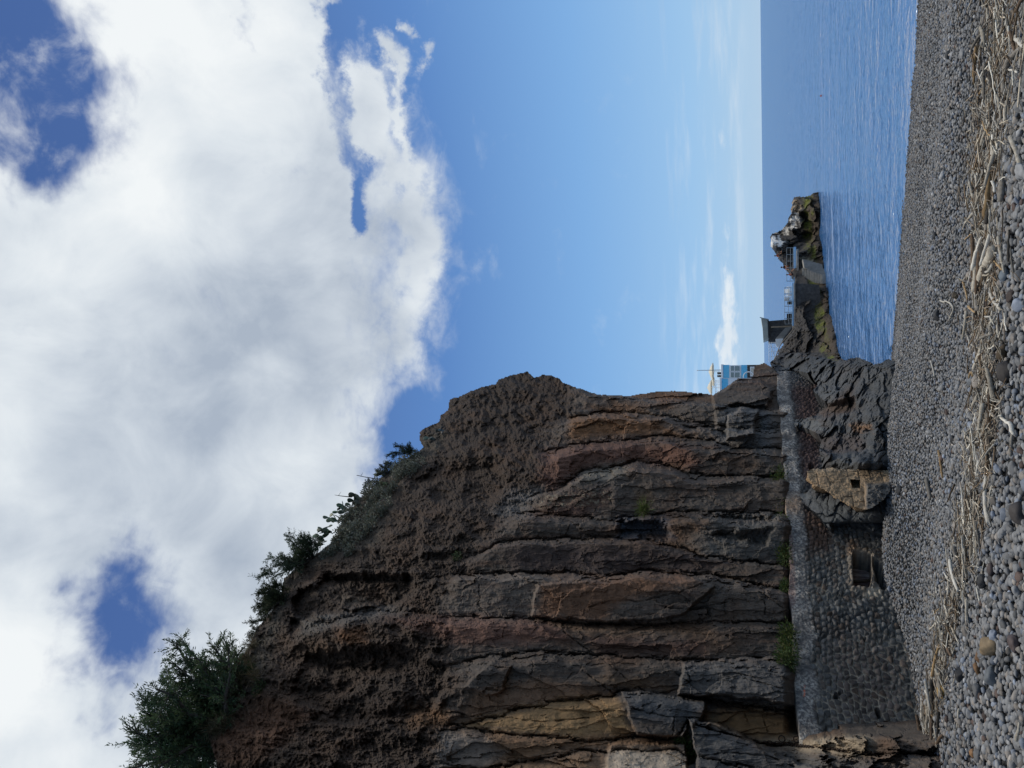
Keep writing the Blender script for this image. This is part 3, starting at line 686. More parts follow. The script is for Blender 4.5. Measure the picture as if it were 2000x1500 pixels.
def cliff_dist2(X, Y, D):
    T, ex = _cd(X, Y, D); _keep['T'] = T; return T, ex
o = relief('cliff', xs, ys, CLIFF, cliff_dist2, m_cliff, [np.array([-.3, .75, .02]), np.array([-1.4, 2.6, .0]), np.array([-5., 9., -1.5])], cliff_col)
tag(o, kind='structure')

def cliff_pt(x, y, out=0.):
    i = int(np.clip(np.searchsorted(xs, x), 0, len(xs)-1)); j = int(np.clip(np.searchsorted(ys, y), 0, len(ys)-1))
    return CAM+rays(x, y)*(_keep['T'][i, j]-out)
# ------------------------------------------------------------------ pebbles
def ico(sub):
    bm = bmesh.new(); bmesh.ops.create_icosphere(bm, subdivisions=sub, radius=1.0)
    v = np.array([x.co[:] for x in bm.verts]); f = np.array([[q.index for q in p.verts] for p in bm.faces]); bm.free()
    return v, f
def pebble_shape(sub, seed):
    v, f = ico(sub)
    r = np.random.default_rng(seed)
    off = r.uniform(-50, 50, 3)
    d = 1+.30*gnoise(v*.85+off)+.14*gnoise(v*1.9+off+9)
    v = v*d[:, None]
    # worn flat sides
    for _ in range(3):
        n = r.normal(size=3); n /= np.linalg.norm(n); c = r.uniform(.62, .85)
        h = v@n; v = v-np.maximum(h-c, 0)[:, None]*n*.75
    return v*np.array([1.0, r.uniform(.68, .9), r.uniform(.5, .72)]), f
def rotmats(n, tilt, rng):
    yaw = rng.uniform(0, 2*np.pi, n); ax = rng.uniform(0, 2*np.pi, n); t = rng.normal(0, tilt, n)
    c, s = np.cos(yaw), np.sin(yaw)
    Rz = np.zeros((n, 3, 3)); Rz[:, 0, 0] = c; Rz[:, 0, 1] = -s; Rz[:, 1, 0] = s; Rz[:, 1, 1] = c; Rz[:, 2, 2] = 1
    k = np.stack([np.cos(ax), np.sin(ax), 0*ax], -1); Kx = np.zeros((n, 3, 3))
    Kx[:, 0, 1] = -k[:, 2]; Kx[:, 0, 2] = k[:, 1]; Kx[:, 1, 0] = k[:, 2]; Kx[:, 1, 2] = -k[:, 0]; Kx[:, 2, 0] = -k[:, 1]; Kx[:, 2, 1] = k[:, 0]
    Rt = np.eye(3)+np.sin(t)[:, None, None]*Kx+(1-np.cos(t))[:, None, None]*(Kx@Kx)
    return Rt@Rz
def pebble_cols(n, rng):
    g = rng.normal(1, .22, n)[:, None]; base = np.array([.188, .188, .190])
    C = base*np.clip(g, .45, 1.7)
    w = rng.random(n)
    C[w < .16] *= np.array([1.12, 1.0, .88]); C[w > .9] *= np.array([.86, .97, 1.16])
    dk = rng.random(n) < .07; C[dk] *= .5
    br = rng.random(n) < .022; C[br] = np.array([.075, .05, .042])*rng.uniform(.6, 1.5, br.sum())[:, None]
    lt = rng.random(n) < .03; C[lt] *= 1.7
    return C
m_peb = attr_mat('sea_worn_basalt', rough=.72, var=.22, var_scale=14., bump=.18, bump_scale=90., bump_dist=.01, spec=.35, detail=6, spots=(60., .66, (.30, .29, .28), .5))
rp = np.random.default_rng(11)

# pixel outline of the beach in view, generous
def visible_mask(P, mx=160, my=230):
    x, y = project(P); return (x > 1690) & (x < 2000+mx) & (y > -my) & (y < 1500+my)
step = .062
U_, V_ = np.meshgrid(np.arange(-11, 17, step), np.arange(4.6, 26.6, step), indexing='ij')
px_ = U_.ravel()+rp.uniform(-.5, .5, U_.size)*step; py_ = V_.ravel()+rp.uniform(-.5, .5, U_.size)*step
pz_ = beach_z(px_, py_)
Pb = np.stack([px_, py_, pz_], -1)
sp_ = px_*SHORE_N[0]+py_*SHORE_N[1]
patch = fbm(Pb*.9, 3, .5)+.7*fbm(Pb*np.array([.25, .25, 1])+30, 2)
keep = visible_mask(Pb) & (sp_ < 24.6)
# mean radius: coarse cobbles up the beach, finer shingle at the water
rad = np.interp(sp_, [5, 7.5, 9.5, 12, 15, 19, 22.5], [.046, .043, .041, .036, .034, .031, .028])*np.exp(.28*patch+rp.normal(0, .26, len(px_)))
big = rp.random(len(px_)) < .004; rad[big] *= rp.uniform(1.5, 2.2, big.sum())
rad = np.minimum(rad, .10)
# thin out where stones are larger so they do not drown in each other
keep &= rp.random(len(px_)) < np.clip((.034/rad)**1.6, .12, 1)
Pb, rad, sp_ = Pb[keep], rad[keep], sp_[keep]
Pb[:, 2] += rp.uniform(-.35, .35, len(Pb))*rad+rad*.12
camd = np.linalg.norm(Pb-CAM, axis=1)
Cb = pebble_cols(len(Pb), rp)*(1+.12*fbm(Pb*.5+70, 2))[:, None]
wet = sstep(22.9, 23.4, sp_); Cb *= (1-.45*wet)[:, None]
Rb = rotmats(len(Pb), .35, rp)

# the largest-looking cobbles are objects of their own
xq, yq = project(Pb)
infr = (xq > 1700) & (xq < 1995) & (yq > 5) & (yq < 1495)
order = np.argsort(-(rad/camd)*infr)
EXTRA = [ # notable stones: pixel, half length (m), colour, squash, label
    (1840, 1351, .105, (.30, .19, .055), 'ochre lichen-crusted flat rock among grey pebbles below the wall', 'rock'),
    (1933, 1263, .135, (.20, .145, .085), 'long tawny angular rock lying on the grey cobbles near the left corner', 'rock'),
    (1912, 1283, .075, (.15, .085, .045), 'rust-brown crumbly stone just above a small rusty lump', 'rock'),
    (1909, 1306, .070, (.16, .088, .042), 'small rusty lump under the rust-brown crumbly stone', 'rock'),
    (1899, 1470, .062, (.24, .13, .06), 'small orange stone among grey pebbles at the photo edge', 'rock'),
    (1936, 1112, .082, (.062, .046, .044), 'round maroon-brown cobble beside two dark cobbles', 'cobble'),
    (1937, 1131, .070, (.030, .028, .029), 'dark cobble under the round maroon-brown cobble', 'cobble'),
    (1919, 1135, .085, (.028, .028, .030), 'blackish cobble left of the dark cobble trio', 'cobble'),
    (1980, 1257, .098, (.075, .056, .054), 'purplish-brown round cobble below the tawny angular rock', 'cobble'),
    (1875, 1319, .105, (.024, .023, .024), 'black elongated cobble beside grey pebbles under the twigs', 'cobble'),
    (1990, 1003, .115, (.050, .043, .041), 'big dark brown cobble at the lower photo edge', 'cobble'),
    (1974, 577, .078, (.045, .032, .028), 'dark brown pitted cobble beneath the big bleached log', 'cobble'),
    (1962, 727, .120, (.036, .031, .029), 'long blackish-brown cobble right of a splintered stick pile', 'cobble'),
    (1867, 577, .085, (.050, .040, .026), 'mossy brown stone under a forked pale stick', 'rock'),
    (1957, 689, .090, (.060, .042, .024), 'rough umber stone at the foot of the wrack line', 'rock'),
    (1962, 537, .075, (.13, .155, .18), 'blue-grey oval cobble at the tip of a pale stick', 'cobble'),
    (1897, 744, .085, (.15, .165, .185), 'pale blue-grey cobble left of a curved stick', 'cobble'),
    (1830, 615, .105, (.038, .039, .042), 'dark slaty long cobble alone on fine shingle', 'cobble'),
    (1892, 714, .080, (.105, .11, .12), 'large grey oval cobble beside the blue-grey cobble', 'cobble'),
    (1806, 739, .075, (.075, .08, .09), 'slate-grey flat cobble beyond the lone slim twig', 'cobble'),
    (1826, 460, .08, (.028, .028, .03), 'dark round cobble on fine shingle near the water, right of a small stick', 'cobble'),
    (1852, 108, .085, (.045, .047, .05), 'dark grey oval cobble on the shingle near the right end', 'cobble'),
    (1937, 1320, .11, (.115, .125, .135), 'broad pitted grey cobble right of the tawny rock', 'cobble'),
    (1862, 860, .085, (.03, .03, .032), 'charcoal cobble beside a pale pebble near the tan stick', 'cobble'),
    (1756, 958, .11, (.042, .042, .044), 'dark flat stone at the edge of the shingle under the plastered ruin', 'rock'),
]
shapes_hi = []
for i in range(12):
    v, f = pebble_shape(3, 300+i)
    shapes_hi.append((v, f))
ocol_mats = [m_peb]
def cobble_obj(name, shape_i, P, r, R, colr, label, cat, group=None, rough_amp=0.):
    v, f = shapes_hi[shape_i]
    v2 = v*r
    if rough_amp: v2 = v2*(1+rough_amp*fbm(v*2.4+shape_i*3, 4, .6)+rough_amp*.4*ridged(v*4, 3))[:, None]
    o = np_mesh(name, v2, f, m_peb, None, True, {'col': np.tile(np.asarray(colr, float), (len(v), 1))})
    Mx = Matrix([list(R[0])+[P[0]], list(R[1])+[P[1]], list(R[2])+[P[2]], [0, 0, 0, 1]])
    o.matrix_world = Mx
    tag(o, label, cat, group); return o
taken = np.zeros(len(Pb), bool)
ex_pos = []
for i, (x, y, r, c, lab, cat) in enumerate(EXTRA):
    p = on_beach(x, y, lift=r*.35); ex_pos.append(p)
    yaw = {0: .3, 1: -.9, 9: .2, 12: .1}.get(i, i*1.3)
    R = np.array(Matrix.Rotation(yaw, 3, 'Z')@Matrix.Rotation(.15, 3, 'X'))
    cobble_obj(cat, i % 12, p, r, R, c, lab, cat, rough_amp=.25 if cat == 'rock' else .03)
    taken |= np.linalg.norm((Pb-p)[:, :2], axis=1) < r*.75
n_ind = 0
G_COB = 'grey cobbles in the foreground'
for j in order:
    if n_ind >= 265: break
    if taken[j]: continue
    cobble_obj('cobble', int(rp.integers(12)), Pb[j], rad[j]*1.04, Rb[j], Cb[j], 'one of the grey sea-worn cobbles packed together nearest the viewer', 'cobble', G_COB)
    taken[j] = True; n_ind += 1
rest = ~taken
def merged(sel, sub, nvar, seed):
    Vs, Fs, Cs = [], [], []
    idx = np.nonzero(sel)[0]; var = rp.integers(nvar, size=len(idx)); off = 0
    for k in range(nvar):
        v, f = pebble_shape(sub, seed+k); ii = idx[var == k]
        vv = np.einsum('nij,vj->nvi', Rb[ii], v)*rad[ii][:, None, None]+Pb[ii][:, None, :]
        Vs.append(vv.reshape(-1, 3)); Cs.append(np.repeat(Cb[ii], len(v), 0))
        Fs.append((f[None]+(np.arange(len(ii))*len(v))[:, None, None]+off).reshape(-1, 3)); off += len(v)*len(ii)
    return np.concatenate(Vs), np.concatenate(Fs), np.concatenate(Cs)
near = rest & (camd < 11.5); far = rest & ~(camd < 11.5)
V1, F1_, C1 = merged(near, 2, 10, 500); V2, F2_, C2 = merged(far, 1, 8, 700)
print('pebbles', near.sum(), far.sum(), len(F1_)+len(F2_))
o = np_mesh('pebbles', np.concatenate([V1, V2]), np.concatenate([F1_, F2_+len(V1)]), m_peb, None, True, {'col': np.concatenate([C1, C2])})
tag(o, kind='stuff')

# ------------------------------------------------------------------ driftwood
def wood_mat(name, c, dark, rough=.85):
    m, nt_, b = nodes(name); Lk = nt_.links.new
    tc_ = N(nt_, 'ShaderNodeTexCoord'); oi = N(nt_, 'ShaderNodeObjectInfo')
    n1 = N(nt_, 'ShaderNodeTexNoise', inp={'Scale': 16., 'Detail': 8, 'Roughness': .7}); Lk(tc_.outputs['Object'], n1.inputs['Vector'])
    mx = N(nt_, 'ShaderNodeMix', data_type='RGBA'); mx.inputs['A'].default_value = (*dark, 1); mx.inputs['B'].default_value = (*c, 1)
    mr = N(nt_, 'ShaderNodeMapRange', inp={'From Min': .35, 'From Max': .62, 'To Min': .1, 'To Max': 1.}); Lk(n1.outputs['Fac'], mr.inputs['Value']); Lk(mr.outputs[0], mx.inputs['Factor'])
    rr_ = N(nt_, 'ShaderNodeMapRange', inp={'To Min': .65, 'To Max': 1.25}); Lk(oi.outputs['Random'], rr_.inputs['Value'])
    sc_ = N(nt_, 'ShaderNodeVectorMath', operation='SCALE'); Lk(mx.outputs['Result'], sc_.inputs[0]); Lk(rr_.outputs[0], sc_.inputs['Scale'])
    Lk(sc_.outputs[0], b.inputs['Base Color']); b.inputs['Roughness'].default_value = rough; b.inputs['Specular IOR Level'].default_value = .2
    n2 = N(nt_, 'ShaderNodeTexNoise', inp={'Scale': 70., 'Detail': 6, 'Roughness': .7}); Lk(tc_.outputs['Object'], n2.inputs['Vector'])
    bp_ = N(nt_, 'ShaderNodeBump', inp={'Strength': .5, 'Distance': .01}); Lk(n2.outputs['Fac'], bp_.inputs['Height']); Lk(bp_.outputs[0], b.inputs['Normal'])
    return m
WOOD = {'pale': wood_mat('bleached_wood', (.46, .42, .35), (.26, .22, .17)), 'white': wood_mat('white_weathered_wood', (.62, .59, .53), (.40, .36, .30)),
        'grey': wood_mat('grey_weathered_wood', (.24, .22, .19), (.12, .105, .09)), 'dark': wood_mat('dark_wet_wood', (.075, .066, .056), (.035, .03, .026)),
        'tan': wood_mat('tan_cane', (.42, .29, .15), (.26, .16, .08)), 'brown': wood_mat('brown_bark', (.15, .10, .065), (.06, .042, .03))}
def stick_mesh(pts, rad, seg, rng, knob=.18):
    """a weathered stick: bent, tapered, knotty; pts in metres"""
    pts = np.asarray(pts, float); n = max(6, 3*len(pts))
    s = np.concatenate([[0], np.cumsum(np.linalg.norm(np.diff(pts, axis=0), axis=1))]); u = np.linspace(0, s[-1], n)
    Q = np.stack([np.interp(u, s, pts[:, i]) for i in range(3)], -1)
    for _ in range(int(rng.integers(0, 3))): Q[1:-1] = .5*Q[1:-1]+.25*(Q[:-2]+Q[2:])
    ln = s[-1]; Q[1:-1] += rng.normal(0, .012*ln**.5*.55, (n-2, 3))*np.array([1, 1, .4])
    tp = np.linspace(1.12, rng.uniform(.55, .9), n); 
    if rng.random() < .5: tp = tp[::-1]
    r = rad*tp*(1+knob*gnoise(np.stack([u*9+rng.uniform(0, 99), 0*u, 0*u], -1)))
    r[0] *= .95; r[-1] *= rng.uniform(.5, 1.)
    T = np.gradient(Q, axis=0); T /= np.linalg.norm(T, axis=1)[:, None]+1e-9
    A = np.cross(T, [0, 0, 1.0]); A /= np.linalg.norm(A, axis=1)[:, None]+1e-9; B = np.cross(A, T)
    th = np.arange(seg)*2*np.pi/seg+rng.uniform(0, 6)
    rr_ = r[:, None]*(1+.14*np.sin(2*th+rng.uniform(0, 6))[None])
    V = Q[:, None]+rr_[..., None]*(A[:, None]*np.cos(th)[None, :, None]+B[:, None]*np.sin(th)[None, :, None])
    V = V.reshape(-1, 3); I = np.arange(n*seg).reshape(n, seg)
    F = np.stack([I[:-1], np.roll(I[:-1], -1, 1), np.roll(I[1:], -1, 1), I[1:]], -1).reshape(-1, 4)
    V = np.concatenate([V, [Q[0]-T[0]*r[0]*rng.uniform(-.3, .5)], [Q[-1]+T[-1]*r[-1]*rng.uniform(-.3, .8)]])
    c0, c1 = n*seg, n*seg+1
    E = np.concatenate([np.stack([np.roll(I[0], -1), I[0], np.full(seg, c0)], -1), np.stack([I[-1], np.roll(I[-1], -1), np.full(seg, c1)], -1)])
    return V, F, E
def lay(pts_px, hgt=.035):
    p = np.array([on_beach(x, y, hgt) for x, y in pts_px]); return p
NOTABLE = [ # pixel path, thickness in px, wood, label
    ([(1934, 139), (1922, 166), (1910, 192)], 3.2, 'tan', 'straight brown lath leaning at the seaward edge of the wrack line'),
    ([(1995, 93), (1979, 107), (1966, 120), (1963, 149), (1961, 195)], 8, 'grey', 'thick bent grey bough near the right end of the wrack line'),
    ([(1984, 72), (1992, 80), (2001, 90)], 8, 'white', 'stout white broken branch end at the lower right corner'),
    ([(1950, 149), (1951, 171)], 6, 'white', 'short white chunk of wood beside the thick bent bough'),
    ([(1958, 131), (1972, 135), (1987, 141)], 3.5, 'white', 'white slat crossing the thick bent bough'),
    ([(1936, 115), (1937, 149), (1947, 187)], 2.6, 'pale', 'thin kinked stick between the brown lath and the white chunk'),
    ([(1958, 64), (1953, 80), (1947, 99)], 3.5, 'pale', 'pale splinter bundle near the right end of the wrack line'),
    ([(1937, 227), (1945, 238), (1952, 250)], 4.2, 'white', 'short pale stick right of the rusty scrap in the wrack'),
    ([(1897, 248), (1893, 270), (1894, 293)], 2.2, 'pale', 'slim straight twig at the seaward edge of the wrack'),
    ([(1974, 267), (1985, 301), (1993, 322)], 6.5, 'pale', 'split pale log leaning down to the lower photo edge'),
    ([(1945, 290), (1946, 310), (1947, 328)], 6.5, 'dark', 'short dark stump-like log among pale twigs'),
    ([(1955, 336), (1957, 365), (1953, 394)], 9, 'grey', 'grey smooth log lying along the landward side of the wrack'),
    ([(1923, 317), (1932, 319), (1941, 318)], 5, 'white', 'stubby white branch piece sticking upright in the twigs'),
    ([(1913, 320), (1898, 328), (1886, 344)], 2.6, 'grey', 'hooked grey twig reaching out of the wrack to the sea'),
    ([(1910, 210), (1920, 213), (1931, 216)], 3.5, 'pale', 'tan forked piece lying across the wrack near the brown lath'),
    ([(1898, 336), (1899, 370), (1898, 402)], 2.6, 'tan', 'long straight tan cane at the seaward edge of the wrack'),
    ([(1901, 380), (1899, 399), (1911, 431)], 4.2, 'grey', 'bent grey stick at the lower end of the tan cane'),
    ([(1918, 409), (1915, 433), (1913, 457)], 5, 'grey', 'straight grey stick in the thick of the twig heap'),
    ([(1934, 385), (1926, 407), (1934, 433)], 3.2, 'pale', 'curved pale stick arching over the twig heap'),
    ([(1939, 489), (1933, 505), (1923, 519), (1910, 551)], 14, 'pale', 'big bleached log, thickest of the driftwood, blunt end up'),
    ([(1922, 480), (1925, 510), (1927, 545)], 13, 'dark', 'dark grey log lying under the big bleached log'),
    ([(1951, 463), (1954, 492), (1961, 532)], 6, 'pale', 'pale tapering stick below the big bleached log'),
    ([(1943, 511), (1951, 520), (1959, 529)], 4.2, 'tan', 'pinkish stick joining the pale tapering stick in a V'),
    ([(1971, 449), (1970, 480), (1969, 511)], 4.5, 'dark', 'dark straight stick lying clear of the wrack on cobbles'),
    ([(1974, 484), (1976, 510), (1981, 541)], 3.2, 'grey', 'thin grey stick beside the dark straight stick on cobbles'),
    ([(1945, 540), (1941, 557), (1934, 572)], 5, 'pale', 'pale bent branch below the blunt end of the big log'),
    ([(1934, 572), (1944, 590), (1955, 604)], 7, 'white', 'white slanting branch meeting the pale bent branch'),
    ([(1953, 607), (1946, 625), (1954, 665)], 4.2, 'pale', 'long pale crooked stick on the landward side of the wrack'),
    ([(1929, 580), (1924, 597), (1928, 614)], 6.5, 'tan', 'tan arched root lying in the middle of the wrack'),
    ([(1879, 633), (1889, 652), (1894, 671), (1902, 677)], 3.2, 'white', 'white wriggling stick lying clear of the wrack to seaward'),
    ([(1897, 653), (1915, 655), (1934, 651)], 4.2, 'pale', 'pale stick pointing straight out across the wrack'),
    ([(1837, 587), (1853, 589), (1865, 601), (1854, 625)], 3.2, 'white', 'forked pale stick alone on the shingle above the wrack'),
    ([(1891, 598), (1897, 604), (1904, 610)], 3.4, 'tan', 'short tan peg beside the mossy brown stone'),
    ([(1817, 704), (1822, 719), (1825, 735)], 2.4, 'white', 'lone slim pale twig on fine shingle far from the wrack'),
    ([(1881, 551), (1886, 568), (1889, 585)], 3.2, 'tan', 'pink-tan stick right of the mossy brown stone'),
    ([(1925, 705), (1926, 716), (1926, 726)], 6, 'white', 'short thick white offcut in a splintered pile'),
    ([(1907, 724), (1905, 742), (1912, 757)], 3.4, 'pale', 'pale hooked stick right of the blue-grey cobble'),
    ([(1955, 815), (1972, 827), (1980, 848)], 6, 'white', 'bone-white bent branch on the landward cobbles'),
    ([(1977, 848), (1974, 870), (1973, 891)], 5, 'grey', 'grey stick continuing down from the bone-white bent branch'),
    ([(1833, 880), (1837, 905), (1841, 933)], 3.4, 'tan', 'orange-tan straight cane lying alone on the shingle'),
    ([(1884, 843), (1893, 858), (1905, 875)], 4.2, 'pale', 'pale stick slanting into the wrack from the sea side'),
    ([(1879, 952), (1882, 980), (1887, 1005)], 4.4, 'pale', 'pale straight stick, upper of a slanting pair'),
    ([(1891, 939), (1895, 965), (1908, 995)], 4.8, 'white', 'whitish stick, lower of a slanting pair'),
    ([(1929, 915), (1927, 950), (1925, 987)], 2.4, 'tan', 'long thin orange cane at the landward side of the wrack'),
    ([(1935, 896), (1938, 910), (1944, 925)], 3.6, 'white', 'small white forked twig below the thin orange cane'),
    ([(1908, 999), (1890, 1008), (1871, 1016)], 2.8, 'white', 'thin white stick pointing out to sea from the wrack'),
    ([(1809, 936), (1813, 955), (1817, 975)], 6.5, 'grey', 'chunky grey driftwood piece alone near the plastered ruin'),
    ([(1929, 792), (1929, 810), (1926, 830)], 8, 'grey', 'stout grey trunk piece standing in the twig heap'),
    ([(1935, 840), (1930, 878), (1921, 922)], 8, 'grey', 'long grey-brown limb running along the wrack'),
    ([(1913, 1029), (1921, 1050), (1924, 1075)], 3.2, 'grey', 'thin grey curved branch at the landward edge of the wrack'),
    ([(1847, 1169), (1846, 1190), (1858, 1225), (1873, 1257)], 4.8, 'pale', 'long tan-grey branch bent like a hockey stick'),
    ([(1881, 1140), (1884, 1170), (1889, 1201)], 2.6, 'pale', 'straight pale rod right of the hockey-stick branch'),
    ([(1873, 1385), (1871, 1404), (1868, 1423)], 3.4, 'pale', 'straight pale stick below the ochre rock'),
    ([(1779, 1332), (1780, 1348), (1780, 1364)], 5, 'pale', 'short pale plank at the foot of the stone wall'),
    ([(1833, 1391), (1832, 1415), (1831, 1439)], 5, 'dark', 'dark split log below the ochre rock'),
    ([(1841, 1436), (1827, 1455), (1817, 1473), (1799, 1495)], 5, 'brown', 'brown crooked root at the lower left photo edge'),
    ([(1991, 1412), (1989, 1428), (1985, 1446)], 6, 'pale', 'pale knobbly branch end on cobbles in the corner'),
    ([(1843, 1118), (1849, 1128), (1866, 1136)], 4, 'white', 'white forked stick near the dark cobble trio'),
]
rs = np.random.default_rng(21)
def root_frame(V):
    c = V.mean(0).copy(); c[2] = V[:, 2].min(); return c
def add_stick(path, px_w, wood, label, group=None, hgt=None, seg=9, name='driftwood'):
    P0 = on_beach(*path[len(path)//2], 0.03); dist = np.linalg.norm(P0-CAM)
    r = max(.006, px_w*.5/F_PX*dist)
    P = lay(path, (.03+r*.8) if hgt is None else hgt)
    V, F, E = stick_mesh(P, r, seg, rs)
    c = root_frame(V)
    o = np_mesh(name, V-c, [F, E], WOOD[wood], None, True); o.location = c
    tag(o, label, 'driftwood', group); return o
for path, w_, wd, lab in NOTABLE: add_stick(path, w_, wd, lab)
# rusty scrap in the wrack
WR = np.array([(1955, -20), (1958, 100), (1942, 200), (1932, 300), (1922, 400), (1924, 500), (1922, 600), (1926, 700), (1928, 800), (1915, 900), (1902, 1000), (1886, 1100), (1862, 1170), (1848, 1250), (1828, 1350), (1812, 1430), (1802, 1510)], float)
WHW = np.interp(np.arange(0, 1501), [0, 200, 400, 600, 800, 1000, 1200, 1350, 1500], [32, 34, 24, 22, 22, 21, 20, 14, 12])
def wrack_pt(rng, spread=.55):
    y = rng.uniform(-10, 1505); x = np.interp(y, WR[:, 1], WR[:, 0])+rng.normal(0, spread)*np.interp(y, np.arange(1501), WHW)
    return min(max(x, 1790), 2005), y
G_ST = 'small sticks of the wrack line'
labs = {'pale': 'one of the small pale sticks in the tangled wrack line', 'white': 'one of the short white splinters in the tangled wrack line', 'grey': 'one of the grey weathered sticks in the tangled wrack line',
        'dark': 'one of the dark sodden sticks in the tangled wrack line', 'brown': 'one of the brown bark pieces in the tangled wrack line', 'tan': 'one of the slim tan canes in the tangled wrack line'}
def scatter_path(rng, len_m, spread, scat=0.):
    x, y = wrack_pt(rng, spread)
    c = on_beach(x, y, .03)
    # lying mostly along the strand line
    a = rng.normal(math.atan2(-.456, .89), .6) if rng.random() < .3 else rng.uniform(0, math.pi)
    d = np.array([math.cos(a), math.sin(a), 0]); nrm_ = np.array([-d[1], d[0], 0])
    k = rng.normal(0, .09)
    return c, d, nrm_, k
for i in range(238):
    wd = rs.choice(['pale', 'white', 'grey', 'dark', 'brown', 'tan'], p=[.38, .16, .26, .08, .07, .05])
    ln = rs.gamma(3., .075)+.08; r = float(np.clip(ln*rs.uniform(.018, .06)*(2.2 if rs.random() < .14 else 1.), .006, .034))
    c, d, nn_, k = scatter_path(rs, ln, .72)
    P = np.array([c+d*ln*(s-.5)+nn_*k*ln*(1-4*(s-.5)**2) for s in (0, .3, .65, 1)])
    for q in P: q[2] = beach_z(q[0], q[1])+.035+r*.6
    P[:, 2] += np.linspace(0, 1, 4)*rs.uniform(-.02, .07)+rs.uniform(0, .045)
    V, F, E = stick_mesh(P, r, 7, rs); cc = root_frame(V)
    o = np_mesh('driftwood', V-cc, [F, E], WOOD[wd], None, True); o.location = cc
    tag(o, labs[wd], 'driftwood', 'small '+wd+' sticks of the wrack line')
# the uncountable litter of twigs and stalks between them
Vs, F4, F3, off, Cs = [], [], [], 0, []
for i in range(3100):
    ln = rs.gamma(2.2, .045)+.035; r = rs.uniform(.0022, .0065)
    if i >= 1900: ln = rs.gamma(3., .065)+.06; r = rs.uniform(.005, .012)
    c, d, nn_, k = scatter_path(rs, ln, .72 if i < 1700 or i >= 1900 else 1.5)
    P = np.array([c+d*ln*(s-.5)+nn_*k*ln*(1-4*(s-.5)**2) for s in (0, .5, 1)])
    for q in P: q[2] = beach_z(q[0], q[1])+.03
    P[:, 2] += np.linspace(0, 1, 3)*rs.uniform(-.02, .06)+rs.uniform(0, .05)
    V, F, E = stick_mesh(P, r, 4, rs)
    Vs.append(V); F4.append(F+off); F3.append(E+off); off += len(V)
    g = rs.uniform(.35, 1.3)*(1.3 if i >= 1900 else 1.); cc = np.array([[.36, .31, .24], [.22, .18, .14], [.46, .43, .37], [.14, .10, .065]][rs.integers(4)])*g
    Cs.append(np.tile(cc, (len(V), 1)))
m_twig = attr_mat('twig_litter', rough=.9, var=.3, var_scale=30, bump=.2, spec=.15, detail=4)
o = np_mesh('twigs', np.concatenate(Vs), [np.concatenate(F4), np.concatenate(F3)], m_twig, None, True, {'col': np.concatenate(Cs)})
tag(o, kind='stuff')
# bark crumbs, leaves and shell-like chips
# ------------------------------------------------------------------ the sea wall of rough basalt masonry
WTOP = np.array([(1516, 733), (1520, 780), (1526, 830), (1530, 900), (1535, 1000), (1540, 1060), (1543, 1120), (1546, 1200), (1550, 1300), (1556, 1390), (1562, 1440)], float)
# plan of the wall: distance read from the crag foot, half a metre in front of it
wy = np.linspace(728, 1448, 1500)
wx = np.interp(wy, WTOP[:, 1], WTOP[:, 0])
wd_ = rays(wx, wy)
wn = nrm; WA = CA+nrm*.15
wt = plane_t(wd_, WA, wn)
WP = CAM+wd_*wt[:, None]                    # top line of the wall
wt_s = np.concatenate([[0], np.cumsum(np.linalg.norm(np.diff(WP[:, :2], axis=0), axis=1))])
WLEN = wt_s[-1]
ztop_s = WP[:, 2]
print('wall length', WLEN, 'top z', ztop_s.min(), ztop_s.max())
ds = .013
sg = np.arange(0, WLEN, ds)
bx = np.interp(sg, wt_s, WP[:, 0]); by = np.interp(sg, wt_s, WP[:, 1]); zt = np.interp(sg, wt_s, ztop_s)+.10*fbm(np.stack([sg*.8, sg*0, sg*0], -1), 5, .65)
zb = beach_z(bx, by)-.35
vg = np.linspace(0, 1, 215)                # 0 at the top
S, Vv = np.meshgrid(sg, vg, indexing='ij')
H = (zt-zb)[:, None]*Vv                      # depth below the top
BAT = math.tan(math.radians(4))
base = np.stack([np.repeat(bx[:, None], len(vg), 1)+nrm[0]*BAT*H, np.repeat(by[:, None], len(vg), 1)+nrm[1]*BAT*H, zt[:, None]-H], -1)
PX, PY = project(base)
# courses of unequal stones
hc = H+.06*fbm(np.stack([S*.7, H*.7, S*0], -1), 3)+.035*fbm(np.stack([S*2.6, H*2.6, S*0], -1), 2)
rows = []; z = 0; rr_ = np.random.default_rng(5)
while z < 3.6: z += .12; rows.append(z)
rows = np.array([0]+rows); ri = np.clip(np.searchsorted(rows, hc)-1, 0, len(rows)-2)
rh = rows[ri+1]-rows[ri]; fv = (hc-rows[ri])/rh
# rounded field stones, roughly coursed
wv = np.stack([S/.185+.5*(ri % 2)+.22*fbm(np.stack([S*3, H*5, S*0], -1), 3), (hc+.02*fbm(np.stack([S*5, H*5, S*0], -1)+8, 3))/.12], -1)
e1, e2, stone_id, ox_, oy_ = worley(wv, jitter=.62, seed=61)
edge_d = (e2-e1)*.066
sh = 1-np.exp(-np.maximum(edge_d-.007, 0)/.011)
proud = .028+.05*rnd(stone_id, 3)
tilt = ox_*(rnd(stone_id, 4)-.5)*.045+oy_*(rnd(stone_id, 5)-.5)*.045
Pn = np.stack([S, H, S*0], -1)
